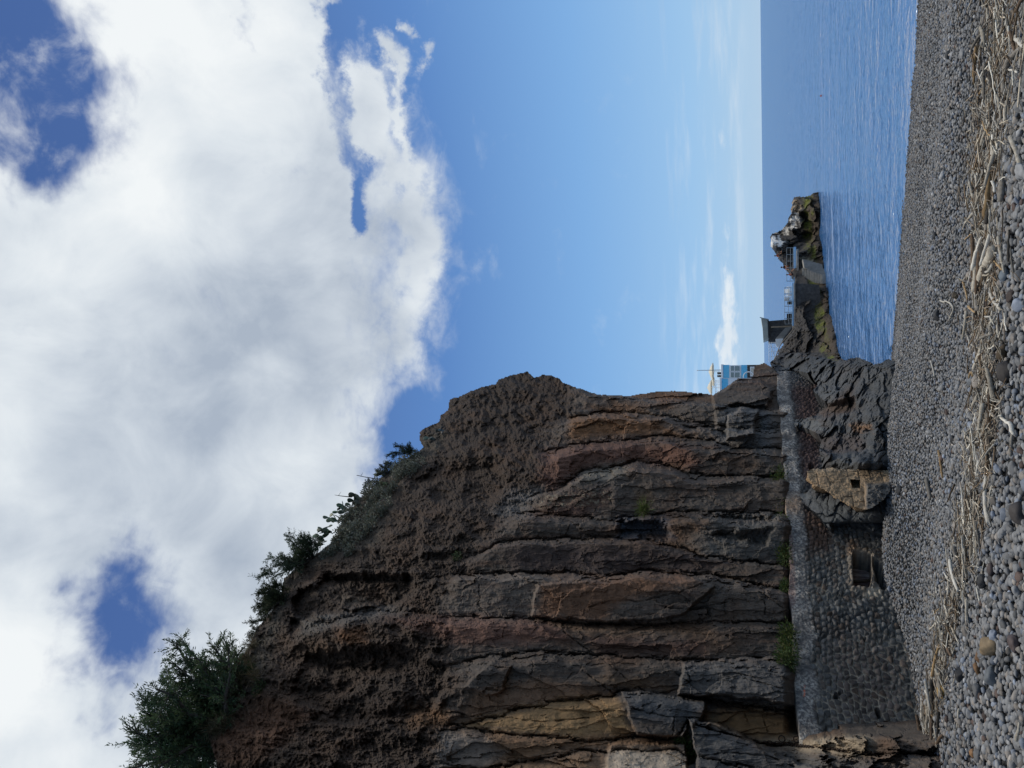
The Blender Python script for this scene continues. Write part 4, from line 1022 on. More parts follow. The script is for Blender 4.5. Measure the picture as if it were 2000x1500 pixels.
# where the joints are packed with mortar, and where a smooth rendered cap remains
cap = sstep(.50, .36, H+.22*fbm(Pn*1.3+3, 4, .6)+.25*sstep(900, 1100, PY)*0)
rough_hi = sstep(1030, 1000, PY+25*fbm(Pn*1.5, 3))*sstep(.35, .5, H)       # crumbly rubble to the right
mort = np.clip(.6+1.4*fbm(Pn*.9+50, 3)+.5*sstep(1590, 1680, PX)*sstep(1200, 1300, PY)+.4*sstep(1600, 1640, PX)*sstep(1180, 1060, PY), 0, 1)
disp = (proud*sh+tilt*sh+.012*fbm(Pn*14, 4, .65)*sh)*(1-.85*cap)
disp -= .035*(1-sh)*(1-mort)*(1-cap)
disp += cap*(.05+.05*fbm(Pn*3.5, 5, .7))+.04*fbm(Pn*.8+9, 3)
G1, G2, JD, _, _ = worley(np.stack([S/.11, H/.10], -1), seed=3)
disp = disp*(1-rough_hi)+rough_hi*(.10*(.5-G1)+.05*fbm(Pn*6, 4, .65))
# the opening (recess) and a collapsed hollow under it
OPEN = [(1666, 1079), (1700, 1083), (1702, 1120), (1698, 1150), (1668, 1148), (1664, 1112)]
wq = np.stack([PX*.05, PY*.05, PX*0], -1)
so_ = poly_sdf(PX+2.0*fbm(wq, 3), PY+2.0*fbm(wq+9, 3), OPEN)
rim = sstep(14, 3, so_)*sstep(-1, 1, so_)
disp += .05*rim
inset = sstep(1.0, -1.2, so_)
HOLLOW = [(1706, 1092), (1716, 1098), (1730, 1120), (1732, 1150), (1722, 1152), (1712, 1135), (1704, 1110)]
sh2 = poly_sdf(PX+3*fbm(wq, 3), PY+3*fbm(wq+9, 3), HOLLOW); hol = sstep(2, -5, sh2)
HOLES = [((1697, 1193), 3), ((1660, 1230), 3.5), ((1716, 1395), 6), ((1712, 1390), 4), ((1640, 1355), 3), ((1633, 1362), 4), ((1538, 1173), 3), ((1540, 1181), 2.5), ((1690, 1250), 3), ((1585, 912), 6)]
for (cx_, cy_), r_ in HOLES:
    hol = np.maximum(hol, sstep(1.2, .6, np.hypot(PX-cx_+2*fbm(wq, 2), (PY-cy_)*.8)/r_)*.45)
NR = np.broadcast_to(nrm, base.shape)
Wv = base+NR*(disp-.85*inset-.55*hol)[..., None]
# colour
kc = lambda r, g, b, k=1.75: lin((r, g, b), k)
tone = rnd(stone_id, 8)[..., None]
stone = kc(69, 68, 66)*(.55+.8*tone)+(rnd(stone_id, 9)[..., None] < .22)*(kc(66, 56, 50)-kc(60, 60, 60))*.7
redz = sstep(30, -30, poly_sdf(PX, PY, [(1620, 1225), (1690, 1250), (1760, 1290), (1760, 1400), (1650, 1410), (1625, 1330)])+24*fbm(Pn*.9, 3))[..., None]
red2 = sstep(12, -12, poly_sdf(PX, PY, [(1560, 995), (1600, 1005), (1622, 1040), (1618, 1075), (1575, 1080)])+12*fbm(Pn*2, 3))[..., None]
red3 = sstep(12, -12, poly_sdf(PX, PY, [(1545, 760), (1600, 745), (1600, 900), (1590, 945), (1565, 940), (1560, 850)])+14*fbm(Pn*2, 3))[..., None]
stone = stone*(1-.6*redz)+kc(62, 52, 47)*(.65+.7*tone)*.6*redz
mortc = kc(132, 122, 108)*(.75+.5*fbm(Pn*7, 3)[..., None]+.1)
jl = ((1-sstep(.004, .016, edge_d))*mort*(1-rough_hi))[..., None]
Cw = stone*(1-jl*.85)+mortc*jl*.85
rub = kc(66, 64, 62)*(.55+.9*rnd(JD)[..., None]); rub = rub*(1-.8*red3)+kc(64, 47, 42)*(.6+.8*rnd(JD)[..., None])*.8*red3
rh_ = rough_hi[..., None]; Cw = Cw*(1-rh_)+rub*rh_
Cw = Cw*(1-.75*red2)+kc(70, 50, 38)*(.6+.7*tone)*.75*red2
lich = np.clip(.55+1.3*fbm(Pn*2.2+8, 4, .65), 0, 1)[..., None]; sp = (fbm(Pn*16+4, 4, .7) > .0)[..., None]*1.
capc = kc(82, 78, 75)*(.7+.6*lich)+lich*sp*(kc(165, 157, 145)-kc(82, 78, 75))*.7
warm = sstep(30, 5, np.abs(PY-985))[..., None]; capc = capc*(1-.5*warm)+kc(128, 104, 82)*.5*warm
pink = (sstep(14, 4, PX-np.interp(PY, WTOP[:, 1], WTOP[:, 0]))*sstep(1030, 1060, PY)*sstep(1200, 1170, PY))[..., None]
capc = capc*(1-.4*pink)+kc(112, 78, 68)*.4*pink
cp = cap[..., None]; Cw = Cw*(1-cp)+capc*cp
rimc = rim[..., None]; Cw = Cw*(1-.6*rimc)+kc(112, 100, 86)*.6*rimc
ruby = sstep(10, -10, poly_sdf(PX, PY, [(1655, 1062), (1672, 1060), (1674, 1080), (1658, 1085)]))[..., None]; Cw = Cw*(1-.8*ruby)+kc(120, 96, 76)*.8*ruby
white = sstep(8, -8, poly_sdf(PX, PY, [(1700, 1150), (1722, 1150), (1720, 1168), (1690, 1166)])+8*fbm(Pn*5, 3))[..., None]; Cw = Cw*(1-.8*white)+kc(150, 140, 124)*.8*white
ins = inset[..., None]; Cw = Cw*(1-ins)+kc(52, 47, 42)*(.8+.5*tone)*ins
# orange paint daub near the top at the near end
dau = sstep(2.2, 1., np.abs(PX-1571+2*fbm(wq*3, 3)))*sstep(1340, 1345, PY)*sstep(1368, 1362, PY)*(fbm(Pn*20, 3) > -.12)
Cw = Cw*(1-.7*dau[..., None])+kc(180, 92, 60)*.7*dau[..., None]
Cw = np.clip(Cw, .006, .8)
n0, n1 = S.shape
# flat top and a back, so that the wall has its thickness
back1 = Wv[:, :1]-NR[:, :1]*.45+np.array([0, 0, .015]); back2 = back1-np.array([0, 0, 2.2])
full = np.concatenate([back2, back1, Wv], 1); cfull = np.concatenate([Cw[:, :1], Cw[:, :1], Cw], 1)
n1 = full.shape[1]; I = np.arange(n0*n1).reshape(n0, n1)
Fq = np.stack([I[:-1, :-1], I[1:, :-1], I[1:, 1:], I[:-1, 1:]], -1).reshape(-1, 4)
caps = [np.array([[I[0, j], I[0, j+1], I[0, 0], I[0, 0]] for j in range(1, n1-1)])[:, :3], np.array([[I[-1, j+1], I[-1, j], I[-1, 0]] for j in range(1, n1-1)])]
m_wall = attr_mat('basalt_masonry', rough=.9, var=.28, var_scale=12., bump=.6, bump_scale=35., bump_dist=.02, spec=.25, detail=10)
wall = np_mesh('stone_wall', full.reshape(-1, 3), [Fq, *caps], m_wall, None, True, {'col': cfull.reshape(-1, 3)})
tag(wall, 'long basalt masonry sea wall with pale lichened top along the crag foot', 'wall')
# timber left in the opening, and the pale ball of lichen on a stone
op = on_wall = None
def wall_pt(x, y, out=0.):
    j = np.unravel_index(np.argmin((PX-x)**2+(PY-y)**2), PX.shape); return base[j]+nrm*out
p0 = wall_pt(1668, 1114, -.35); p1 = wall_pt(1700, 1112, -.35)
mb = MB(); mb.tube([p0+np.array([0, 0, .02]), (p0+p1)/2, p1], [.045, .04, .045], 8); mb.build('beam', WOOD['brown'], wall, True)
p0 = wall_pt(1664, 1084, .02); p1 = wall_pt(1665, 1150, .02)
mb = MB(); mb.tube([p0, (p0*.5+p1*.5)+np.array([0, 0, .01]), p1], [.03, .026, .03], 6); mb.build('lintel', WOOD['grey'], wall, True)

# ------------------------------------------------------------------ black lava outcrop in front of the wall's far end
BEACHLINE = np.array([(1742, 640), (1748, 690), (1757, 718), (1748, 760), (1745, 800), (1738, 850), (1737, 900), (1734, 950), (1733, 1000), (1722, 1040), (1722, 1100)], float)
OUTC = [(1503, 707), (1522, 698), (1545, 690), (1560, 688), (1585, 696), (1610, 698), (1634, 704), (1650, 703), (1664, 698), (1676, 697), (1690, 703), (1707, 711), (1718, 709), (1735, 700), (1760, 712), (1775, 760), (1775, 1052), (1735, 1052), (1713, 1042), (1690, 1030), (1660, 1026), (1634, 1026), (1622, 1034), (1606, 1018), (1600, 1010), (1586, 996), (1566, 982),
        (1562, 966), (1574, 958), (1600, 940), (1606, 912), (1600, 880), (1604, 852), (1578, 838), (1552, 834), (1548, 820), (1590, 812), (1606, 800), (1610, 784), (1586, 762), (1596, 750), (1582, 730), (1540, 722), (1515, 726)]
def outc_dist(X, Y, D):
    bx_ = np.interp(Y, BEACHLINE[:, 1], BEACHLINE[:, 0])
    # distance where each column meets the shingle (or the water), then leaning back up to the wall
    f1 = on_beach(bx_[0], Y[0], 0.); hd = np.broadcast_to(np.linalg.norm(f1[:, :2], axis=-1)[None], X.shape)
    tw = plane_t(rays(np.full_like(X, 1530.), Y), WA+nrm*.05, wn); hw = tw*np.linalg.norm(rays(np.full_like(X, 1530.), Y)[..., :2], axis=-1)
    hd = np.minimum(hd, hw-.5)
    f = np.clip((bx_-X)/np.maximum(bx_-1560, 30), -.2, 1.15)
    hor = hd+(hw-hd)*(.12+.88*np.clip(f, 0, 1.15)**1.25)*.96
    T = hor/np.linalg.norm(D[..., :2], axis=-1)
    P = CAM+D*T[..., None]
    q = P*np.array([1, 1, 1.5])
    w1 = .5*fbm(q*.6+2, 3); 
    F1, F2, ID, OX, OY = worley(np.stack([X/46+1.2*fbm(P*.8, 3), Y/60+1.2*fbm(P*.8+9, 3)], -1), seed=21)
    G1, G2, JD, QX, QY = worley(np.stack([X/17+.8*fbm(P*2, 3), Y/26+.8*fbm(P*2+9, 3)], -1), seed=23)
    rel = .62*fbm(q*.55+40, 3)+.5*(rnd(ID)-.4)+OX*(rnd(ID, 1)-.3)*.5+OY*(rnd(ID, 2)-.5)*.5-.10*np.exp(-((F2-F1)/.08)**2)
    rel = rel+.16*(rnd(JD)-.4)+.22*(.5-G1)+.20*ridged(P*1.5, 4, .6)+.07*ridged(P*5, 4, .65)
    # smooth slab leaning on the wall at the near end, and pillowy noses at the far end
    smooth = sstep(10, -25, poly_sdf(X, Y, [(1556, 965), (1610, 965), (1690, 1000), (1735, 990), (1760, 1060), (1560, 1060)]))
    rel = rel*(1-.7*smooth)+smooth*.15
    rel += 1.5*sstep(10, -14, poly_sdf(X+6*fbm(q*2, 3), Y+5*fbm(q*2+5, 3), [(1612, 884), (1745, 888), (1752, 922), (1640, 914), (1612, 912)]))*(.6+.6*fbm(q*1.5+70, 3))
    cave = sstep(6, -6, poly_sdf(X+5*fbm(q*2, 3), Y+5*fbm(q*2+5, 3), [(1586, 796), (1604, 792), (1668, 778), (1672, 800), (1640, 806), (1606, 812), (1590, 812)]))
    rel -= cave*.9
    cave2 = sstep(4, -5, poly_sdf(X+4*fbm(q*2, 3), Y+4*fbm(q*2+5, 3), [(1622, 1026), (1660, 1020), (1662, 1034), (1628, 1040)])); rel -= cave2*.6
    for (cx_, cy_, r_) in [(1566, 748, 9), (1574, 753, 8), (1588, 760, 9)]:
        rel += .35*sstep(1.2, .2, np.hypot(X-cx_, (Y-cy_))/r_)
    rel *= sstep(8, -30, X-bx_)*.75+.25
    return T-rel, dict(smooth=smooth, F1=F1, cave=cave)
def outc_col(X, Y, P, ex):
    n = fbm(P*1.1+3, 4, .6)[..., None]; n2 = fbm(P*.6+33, 3)[..., None]
    C = K(58, 59, 60)*(1+.45*n)+np.clip(n2*1.6, 0, 1)*(K(62, 52, 46)-K(58, 59, 60))*.7
    C = C*(1-.35*sstep(40, 0, Y-700)[..., None])
    C = blend_patches(C, X, Y, [([(1640, 780), (1670, 776), (1672, 800), (1600, 812), (1590, 802)], K(64, 52, 45), .8), ([(1662, 830), (1672, 826), (1700, 832), (1704, 842), (1668, 842)], K(104, 80, 60), .8),
                                 ([(1600, 850), (1680, 850), (1690, 880), (1610, 890)], K(60, 52, 50), .6), ([(1560, 960), (1612, 972), (1690, 1004), (1735, 995), (1740, 1050), (1600, 1030)], K(66, 68, 69), .8),
                                 ([(1545, 822), (1600, 815), (1606, 840), (1580, 845)], K(76, 78, 78), .7)], wob=5, soft=6)
    return np.clip(C, .005, .6)
m_lava = attr_mat('black_lava', rough=.8, var=.35, var_scale=7., bump=.9, bump_scale=14., bump_dist=.06, spec=.4, detail=12)
o = relief('lava_outcrop', np.arange(1490, 1782, 1.3), np.arange(676, 1062, 1.3), OUTC, outc_dist, m_lava, [np.array([-.25, .45, -.12]), np.array([-.9, 1.5, -.6])], outc_col, jag=3)
tag(o, 'craggy black lava outcrop between the wall end, the shingle and the sea', 'rock')

# ------------------------------------------------------------------ plastered ruin with one small window
RUIN = [(1576, 920), (1590, 915), (1608, 916), (1624, 912), (1640, 916), (1700, 918), (1738, 918), (1740, 955), (1728, 975), (1700, 994), (1690, 996), (1660, 988), (1630, 972), (1612, 958), (1590, 948), (1578, 934)]
def ruin_dist(X, Y, D):
    A = on_beach(np.array(1737.), np.array(945.), 0.); 
    nn_ = nrm*math.cos(.06)+np.array([0, 0, math.sin(.06)])
    T = plane_t(D, A+nrm*.12, nn_)
    P = CAM+D*T[..., None]
    s_ = P@dirp; z_ = P[..., 2]
    row = np.floor(z_/.24+.3*fbm(P*1.2, 2)); fr = np.abs((z_/.24+.3*fbm(P*1.2, 2))-row-.5)
    ss = s_/.42+.5*(row % 2)+.25*fbm(P*1.5, 2); fc = np.abs(ss-np.floor(ss)-.5)
    joint = np.maximum(np.exp(-((.5-fr)/.06)**2), np.exp(-((.5-fc)/.04)**2))*np.clip(.5+1.5*fbm(P*1.4+5, 3), 0, 1)
    rel = .11*fbm(P*2.0, 4, .6)+.05*ridged(P*5, 4, .65)+.02*fbm(P*13, 3, .65)-.045*joint
    win = poly_sdf(X, Y, [(1661, 937), (1679, 938), (1680, 953), (1665, 953)]); wi = sstep(.8, -1., win)
    rel = rel-.55*wi
    sk = sstep(4, -4, poly_sdf(X+6*fbm(P*2, 3), Y+6*fbm(P*2+7, 3), [(1690, 945), (1745, 940), (1745, 1000), (1690, 1000)]))
    rel = rel+sk*(.22*ridged(P*2.2, 4)+.05)
    return T-rel, dict(joint=joint, wi=wi, sk=sk)
def ruin_col(X, Y, P, ex):
    n = fbm(P*1.6+9, 4, .6)[..., None]; st = np.clip(1.6*fbm(P*np.array([3, 3, 6])+40, 5, .7), 0, 1)[..., None]
    C = kc(124, 104, 81)*(1+.45*n); C = C*(1-.8*st)+kc(72, 63, 54)*.8*st
    up = sstep(40, 0, np.abs(X-1690))[..., None]*np.clip(.3+fbm(P*2+3, 3), 0, 1)[..., None]; C = C*(1-.5*up)+kc(104, 92, 78)*.5*up
    j = (ex['joint']*.55)[..., None]; C = C*(1-j)+kc(64, 54, 46)*j
    k_ = ex['sk'][..., None]; C = C*(1-.9*k_)+K(62, 63, 63)*(1+.4*n)*.9*k_
    edge = sstep(926, 914, Y)[..., None]; C = C*(1-.5*edge)+kc(120, 108, 92)*.5*edge
    return np.clip(C, .01, .8)
o = relief('ruined_wall', np.arange(1570, 1746, 1.0), np.arange(906, 1002, 1.0), RUIN, ruin_dist, m_wall, [np.array([-.05, .3, 0]), np.array([-.14, .9, -.02]), np.array([-.35, 2.1, -.2])], ruin_col, jag=3, jag_scale=.06)
tag(o, 'tan plastered ruin of squared blocks with a small square window hole', 'ruin')
# ------------------------------------------------------------------ the rocky jetty and the houses beyond
WLINE = np.array([(1597, 360), (1597, 377), (1601, 412), (1599, 458), (1604, 481), (1610, 540), (1615, 572), (1620, 609), (1628, 646), (1634, 688), (1646, 702), (1665, 715)], float)
JET = [(1596, 374), (1588, 377), (1581, 382), (1570, 384), (1558, 383), (1551, 385), (1549, 399), (1547, 412), (1541, 430), (1536, 437), (1529, 446), (1520, 452), (1507, 457), (1506, 470), (1508, 477), (1517, 488), (1529, 508), (1538, 522), (1546, 533), (1556, 545),
       (1552, 552), (1552, 634), (1555, 640), (1536, 666), (1519, 695), (1506, 714), (1510, 735), (1660, 735), (1690, 712), (1660, 700), (1650, 690), (1644, 646), (1636, 609), (1630, 572), (1625, 540), (1618, 481), (1612, 458), (1613, 412), (1606, 377)]
def sea_at(x, y):
    d = rays(x, y); return CAM-d*(CAM[2]/d[..., 2])[..., None]
def jet_dist(X, Y, D):
    wx_ = np.interp(Y, WLINE[:, 1], WLINE[:, 0]); foot = sea_at(wx_, Y)
    hd = np.linalg.norm(foot[..., :2], axis=-1)
    up = np.clip(wx_-X, -30, 140)/hd*hd/60
    lean = .035*np.clip(wx_-X, -40, 140)*(.6+.6*sstep(600, 660, Y))
    T = (hd+lean)/np.linalg.norm(D[..., :2], axis=-1)
    P = CAM+D*T[..., None]
    F1, F2, ID, OX, OY = worley(np.stack([X/26+1.0*fbm(P*.5, 3), Y/34+1.0*fbm(P*.5+9, 3)], -1), seed=41)
    rel = 1.1*fbm(P*.28, 3)+.9*(rnd(ID)-.4)+OX*(rnd(ID, 1)-.3)*.9+OY*(rnd(ID, 2)-.5)*.8+.4*ridged(P*.8, 4, .6)+.15*ridged(P*2.6, 4, .65)
    # the stack at the end bulges, a dark gully lies behind it
    gul = sstep(9, -7, poly_sdf(X, Y, [(1538, 478), (1556, 470), (1575, 455), (1590, 452), (1585, 470), (1560, 492), (1545, 500)])); rel -= 1.2*gul
    gul2 = sstep(4, -4, poly_sdf(X, Y, [(1562, 414), (1582, 412), (1578, 430), (1566, 432)])); rel -= .8*gul2
    low = sstep(25, 0, wx_-X); rel += .5*low+.3*fbm(P*1.3+8, 3)*low
    rel *= 1-.85*sstep(8, -8, poly_sdf(X, Y, [(1555, 500), (1555, 556), (1615, 560), (1615, 505)]))
    rel *= sstep(-16, 4, wx_-X)*.8+.2
    return T-rel, dict(up=wx_-X)
def jet_col(X, Y, P, ex):
    z = P[..., 2]; n = fbm(P*.7+3, 4, .6)[..., None]
    C = K(44, 41, 39)*(1+.5*n)
    q = fbm(np.stack([X*.09, Y*.05, X*0], -1), 4, .6)
    tide = ex['up']+9*q
    br = (sstep(34, 20, tide))[..., None]; C = C*(1-.8*br)+K(52, 43, 33)*(1+.4*n)*.8*br
    al = (sstep(10, 15, tide)*sstep(36, 26, tide)*np.clip(.35+2.2*fbm(P*1.1+17, 4, .65), 0, 1))[..., None]; C = C*(1-.9*al)+K(74, 77, 29)*.9*al
    wt_ = sstep(9, 3, tide)[..., None]; C = C*(1-.6*wt_)+K(40, 34, 28)*.6*wt_
    wh = lin((190, 186, 180), 1.6)
    C = blend_patches(C, X, Y, [([(1505, 458), (1512, 457), (1517, 470), (1516, 478), (1507, 477)], wh, .95), ([(1519, 460), (1527, 463), (1530, 474), (1526, 484), (1520, 482), (1518, 470)], wh, .85), ([(1531, 446), (1540, 448), (1541, 460), (1532, 462)], wh*.8, .8),
        ([(1533, 466), (1539, 468), (1538, 478), (1534, 476)], wh*.7, .7), ([(1545, 420), (1556, 419), (1557, 440), (1550, 450), (1544, 446)], wh*.85, .9), ([(1558, 420), (1564, 424), (1562, 440), (1558, 436)], wh*.5, .6),
        ([(1549, 387), (1556, 392), (1563, 400), (1563, 412), (1551, 410)], lin((150, 132, 108), 1.7), .9), ([(1566, 500), (1582, 503), (1590, 512), (1590, 526), (1570, 524)], lin((120, 112, 96), 1.7), .7)], wob=2.5, soft=2.2)
    return np.clip(C, .005, .8)
jet = relief('jetty_rock', np.arange(1496, 1696, 1.), np.arange(366, 736, 1.), JET, jet_dist, m_lava, [np.array([.1, 2.0, .05]), np.array([.3, 6., -.6])], jet_col, jag=3.0, jag_scale=.1)
tag(jet, 'dark rocky jetty with white-stained stack at its end and green weed at the waterline', 'rock')

JS = 1.055   # distances below are in steps of this length
def pt(x, y, Yd):
    d = rays(x, y); return CAM+d*(Yd*JS/d[1])
def panel(mb, x0, y0, x1, y1, Yd, dep, bev=0.):
    """upright box whose face spans the pixel rectangle at world distance Yd"""
    a = pt((x0+x1)/2, y1, Yd); b = pt((x0+x1)/2, y0, Yd); t = pt(x0, (y0+y1)/2, Yd); u = pt(x1, (y0+y1)/2, Yd)
    c = np.array([(a[0]+b[0])/2, Yd*JS+dep/2, (t[2]+u[2])/2])
    mb.box(c, (abs(b[0]-a[0]), dep, abs(t[2]-u[2])), bev=bev); return mb
M_CONC = plain('weathered_concrete', (.26, .25, .23), rough=.9, var=.3, scale=3, bump=.4)
M_DARKST = plain('dark_rubble_masonry', (.075, .07, .066), rough=.9, var=.5, scale=5, bump=.9, bscale=9)
M_WHITE = plain('white_paint', (.86, .86, .84), rough=.6, var=.05)
M_BLUE = plain('sky_blue_paint', (.16, .58, .82), rough=.6, var=.08)
M_PALEB = plain('pale_blue_paint', (.30, .52, .78), rough=.6, var=.1)
M_CREAM = plain('cream_canvas', (.62, .57, .46), rough=.9, var=.1)
M_STEEL = plain('galvanised_steel', (.30, .31, .31), rough=.45, metal=.6, var=.15)
M_DARK = plain('black_plastic', (.02, .02, .022), rough=.5, var=.1)
M_ROPE = plain('tan_rope', (.28, .22, .15), rough=.9)
M_CANOPY = plain('grey_green_canvas', (.36, .39, .36), rough=.8, var=.12, scale=2)
m_glass, ng, bgx = nodes('window_glass'); bgx.inputs['Base Color'].default_value = (.22, .27, .26, 1); bgx.inputs['Roughness'].default_value = .12; bgx.inputs['Specular IOR Level'].default_value = .6

# quay wall with its cap and steps
q0 = np.array([(1551, 553), (1551, 636), (1566, 634), (1580, 612), (1594, 600), (1604, 590), (1600, 556)])
YQ = 51.5
def hull_prism(poly, Yd, dep):
    return [pt(x, y, Yd) for x, y in poly], (0, dep, 0)
mb = MB(); mb.prism(*hull_prism(q0, 48.3, 3.5)); quay = mb.build('quay_wall', M_DARKST)
tag(quay, 'dark stone quay wall on the jetty between the steps and the lava slope', 'wall')
mb = MB(); panel(mb, 1551.3, 552, 1554, 637, 48.15, 1.2, .01); mb.build('coping', M_CONC, quay)
mb = MB(); panel(mb, 1553.5, 606, 1563, 612, 48.2, .3, .01); mb.build('buttress', M_CONC, quay)
mb = MB(); panel(mb, 1556.5, 486, 1560, 548, 52.2, 2.2, .01); dk = mb.build('deck', M_CONC); tag(dk, 'flat concrete deck slab above the steps on the jetty', 'deck')
mb = MB(); panel(mb, 1550.6, 482, 1555.4, 551, 52.6, .25, .01); kb = mb.build('kerb', M_PALEB); tag(kb, 'pale blue painted kerb along the jetty deck above the steps', 'kerb')
mb = MB(); panel(mb, 1547.2, 552, 1551.2, 636, 48.6, .25, .01); kb = mb.build('kerb', M_PALEB); tag(kb, 'pale blue painted kerb on top of the dark stone quay wall', 'kerb')
st = empty('stairs', tuple(pt(1606, 540, 49.4)*np.array([1, 1, 0]))); tag(st, 'worn concrete steps going down from the jetty deck into the sea', 'stairs')
base_v = np.array(st.location)
for k in range(13):
    xk = 1567+k*3.2; Yk = 51.7-.17*k
    a = pt(xk, 523+k*1.1, Yk); b = pt(xk, 550+k*.35, Yk)
    zt_ = a[2]; mb = MB(); mb.box(np.array([(a[0]+b[0])/2, Yk*JS+.6, (zt_-.12)/2])-base_v+np.array([0, 0, .0]), (abs(a[0]-b[0]), 1.2, zt_+.12), bev=.008)
    mb.build('step', M_CONC, st)
mb = MB(); mb.prism([pt(1568, 506, 51.2)-base_v, pt(1571, 523, 51.2)-base_v, pt(1610, 537, 51.2)-base_v, pt(1606, 516, 51.2)-base_v], (0, 1.5, 0)); mb.build('side_wall', M_CONC, st)
# railing
rl = empty('railing', tuple(pt(1551, 560, 48.8))); tag(rl, 'thin steel railing with posts and wires along the jetty deck', 'railing'); rb = np.array(rl.location)
def rail_y(y): return 48.8 if y > 551 else 52.75
posts = [(484, 1553), (497, 1553), (510, 1553), (523, 1553), (536, 1553), (549, 1553), (562, 1549), (574, 1549), (586, 1549), (598, 1549), (610, 1549), (622, 1549), (633, 1550)]
for y, xb in posts:
    a = pt(xb, y, rail_y(y)); b = pt(xb-17, y, rail_y(y)); mb = MB(); mb.tube([a-rb, b-rb], .022, 6); mb.build('post', M_STEEL, rl)
for off in (4, 9, 16.5):
    for seg_ in (posts[:6], posts[6:]):
        mb = MB(); mb.tube([pt(xb-off, y, rail_y(y))-rb for y, xb in seg_], .013, 5); mb.build('rail', M_STEEL, rl)
# white plastic chairs standing on the deck, black bins
def chair(loc, rz, label, s=.62):
    t = empty('plastic_chair', loc, rz); tag(t, label, 'chair', None); t.scale = (s, s, s)
    mb = MB(); mb.box((0, 0, .42), (.5, .48, .05), bev=.015); mb.build('seat', M_WHITE, t)
    mb = MB(); mb.box((0, .24, .68), (.5, .05, .5), bev=.02); mb.build('backrest', M_WHITE, t)
    for sx in (-1, 1):
        for sy in (-1, 1):
            mb = MB(); mb.tube([(sx*.21, sy*.19, .41), (sx*.25, sy*.23, 0)], [.03, .022], 6); mb.build('leg', M_WHITE, t)
        mb = MB(); mb.tube([(sx*.25, .24, .66), (sx*.26, -.02, .65), (sx*.25, -.2, .62), (sx*.23, -.2, .42)], .022, 6); mb.build('armrest', M_WHITE, t)
    return t
for y, rz, lab in [(565, .5, 'white plastic chair on the jetty deck, seaward of two others'), (573, 1.4, 'white plastic chair in the middle of three on the deck'), (581, 2.4, 'white plastic chair nearest the black crate on the deck')]:
    chair(tuple(pt(1549.5, y, 49.6)), rz, lab)
for y, w_, h_, lab, nm in [(591, 6, 11, 'small black crate behind the railing beside the white chairs', 'crate'), (618, 12, 12, 'black storage box standing in front of the stone hut', 'storage_box')]:
    a = pt(1549, y-w_/2, 49.4); b = pt(1549-h_, y+w_/2, 49.4)
    t = empty(nm, tuple(np.array([(a[0]+b[0])/2, 49.4*JS, a[2]]))); tag(t, lab, nm.replace('_', ' '))
    W_, H_ = abs(a[0]-b[0]), b[2]-a[2]
    mb = MB(); mb.box((0, .2, H_*.45), (W_, .4, H_*.9), bev=.02); mb.build('body', M_DARK, t)
    mb = MB(); mb.box((0, .2, H_*.95), (W_*1.08, .44, H_*.1), bev=.015); mb.build('lid', M_DARK, t)
# the hut
hut = empty('stone_hut', tuple(pt(1551, 648, 54.))); tag(hut, 'small dark stone hut with an overhanging pale canopy roof by the sea', 'hut'); hb = np.array(hut.location)
mb = MB(); mb.prism([pt(x, y, 54.)-hb for x, y in [(1501, 627), (1537, 624), (1556, 624), (1560, 668), (1501, 668)]], (0, 2.2, 0)); mb.build('wall', M_DARKST, hut)
mb = MB(); mb.prism([pt(x, y, 53.4)-hb for x, y in [(1486.5, 621), (1500.5, 624), (1502, 661), (1491, 665), (1489.5, 640)]], (0, 3.2, 0)); rf = mb.build('roof', M_CANOPY, hut)
mb = MB(); mb.tube([pt(1484, 620, 53.3)-hb, pt(1501, 624, 53.3)-hb], .035, 6); mb.build('roof_edge', M_STEEL, rf)
mb = MB(); mb.prism([pt(x, y, 53.35)-hb for x, y in [(1499, 624), (1501.5, 624), (1503, 661), (1500.5, 661)]], (0, .08, 0)); mb.build('fascia', M_DARK, rf)
mb = MB(); mb.tube([pt(1552, 637, 53.2)-hb, pt(1530, 638, 53.2)-hb, pt(1506, 639, 53.2)-hb], .05, 7); mb.build('post', M_ROPE, hut)
# white parapet, ramp and its rope
pp = empty('white_parapet', tuple(pt(1530, 668, 52.))); tag(pp, 'white wedge-shaped parapet at the top of the ramp beside the stone hut', 'parapet'); pb = np.array(pp.location)
mb = MB(); mb.prism([pt(x, y, 52.)-pb for x, y in [(1515, 662), (1530, 661), (1527, 668), (1519, 679), (1515, 674)]], (0, .3, 0)); mb.build('wall', M_WHITE, pp)
mb = MB(); mb.prism([pt(x, y, 52.3)-pb for x, y in [(1530, 661), (1548, 637), (1534, 640), (1515, 661)]], (0, .3, 0)); mb.build('ramp', M_CONC, pp)
wr = empty('white_railing', tuple(pt(1516, 690, 53.))); tag(wr, 'white metal railing over the sea between the hut and the blue house', 'railing'); wb = np.array(wr.location)
for y in (669, 678, 687, 696, 705):
    mb = MB(); mb.tube([pt(1502, y, 53)-wb, pt(1518, y, 53)-wb], .016, 5); mb.build('post', M_WHITE, wr)
for x in (1502, 1507, 1512):
    mb = MB(); mb.tube([pt(x, 668, 53)-wb, pt(x, 707, 53)-wb], .016, 5); mb.build('rail', M_WHITE, wr)
mb = MB(); mb.tube([pt(1503, 670, 53)-wb, pt(1516, 704, 53)-wb], .02, 5); mb.build('brace', M_WHITE, wr)
mb = MB(); mb.tube([pt(1552, 639, 47), pt(1540, 655, 46.6), pt(1529, 667, 46.3), pt(1523, 676, 46), pt(1515, 697, 45.5), pt(1507, 712, 45)], .03, 6); rp_ = mb.build('handrail', M_ROPE, None, True)
tag(rp_, 'tan rope handrail running down the dark lava slope', 'handrail')

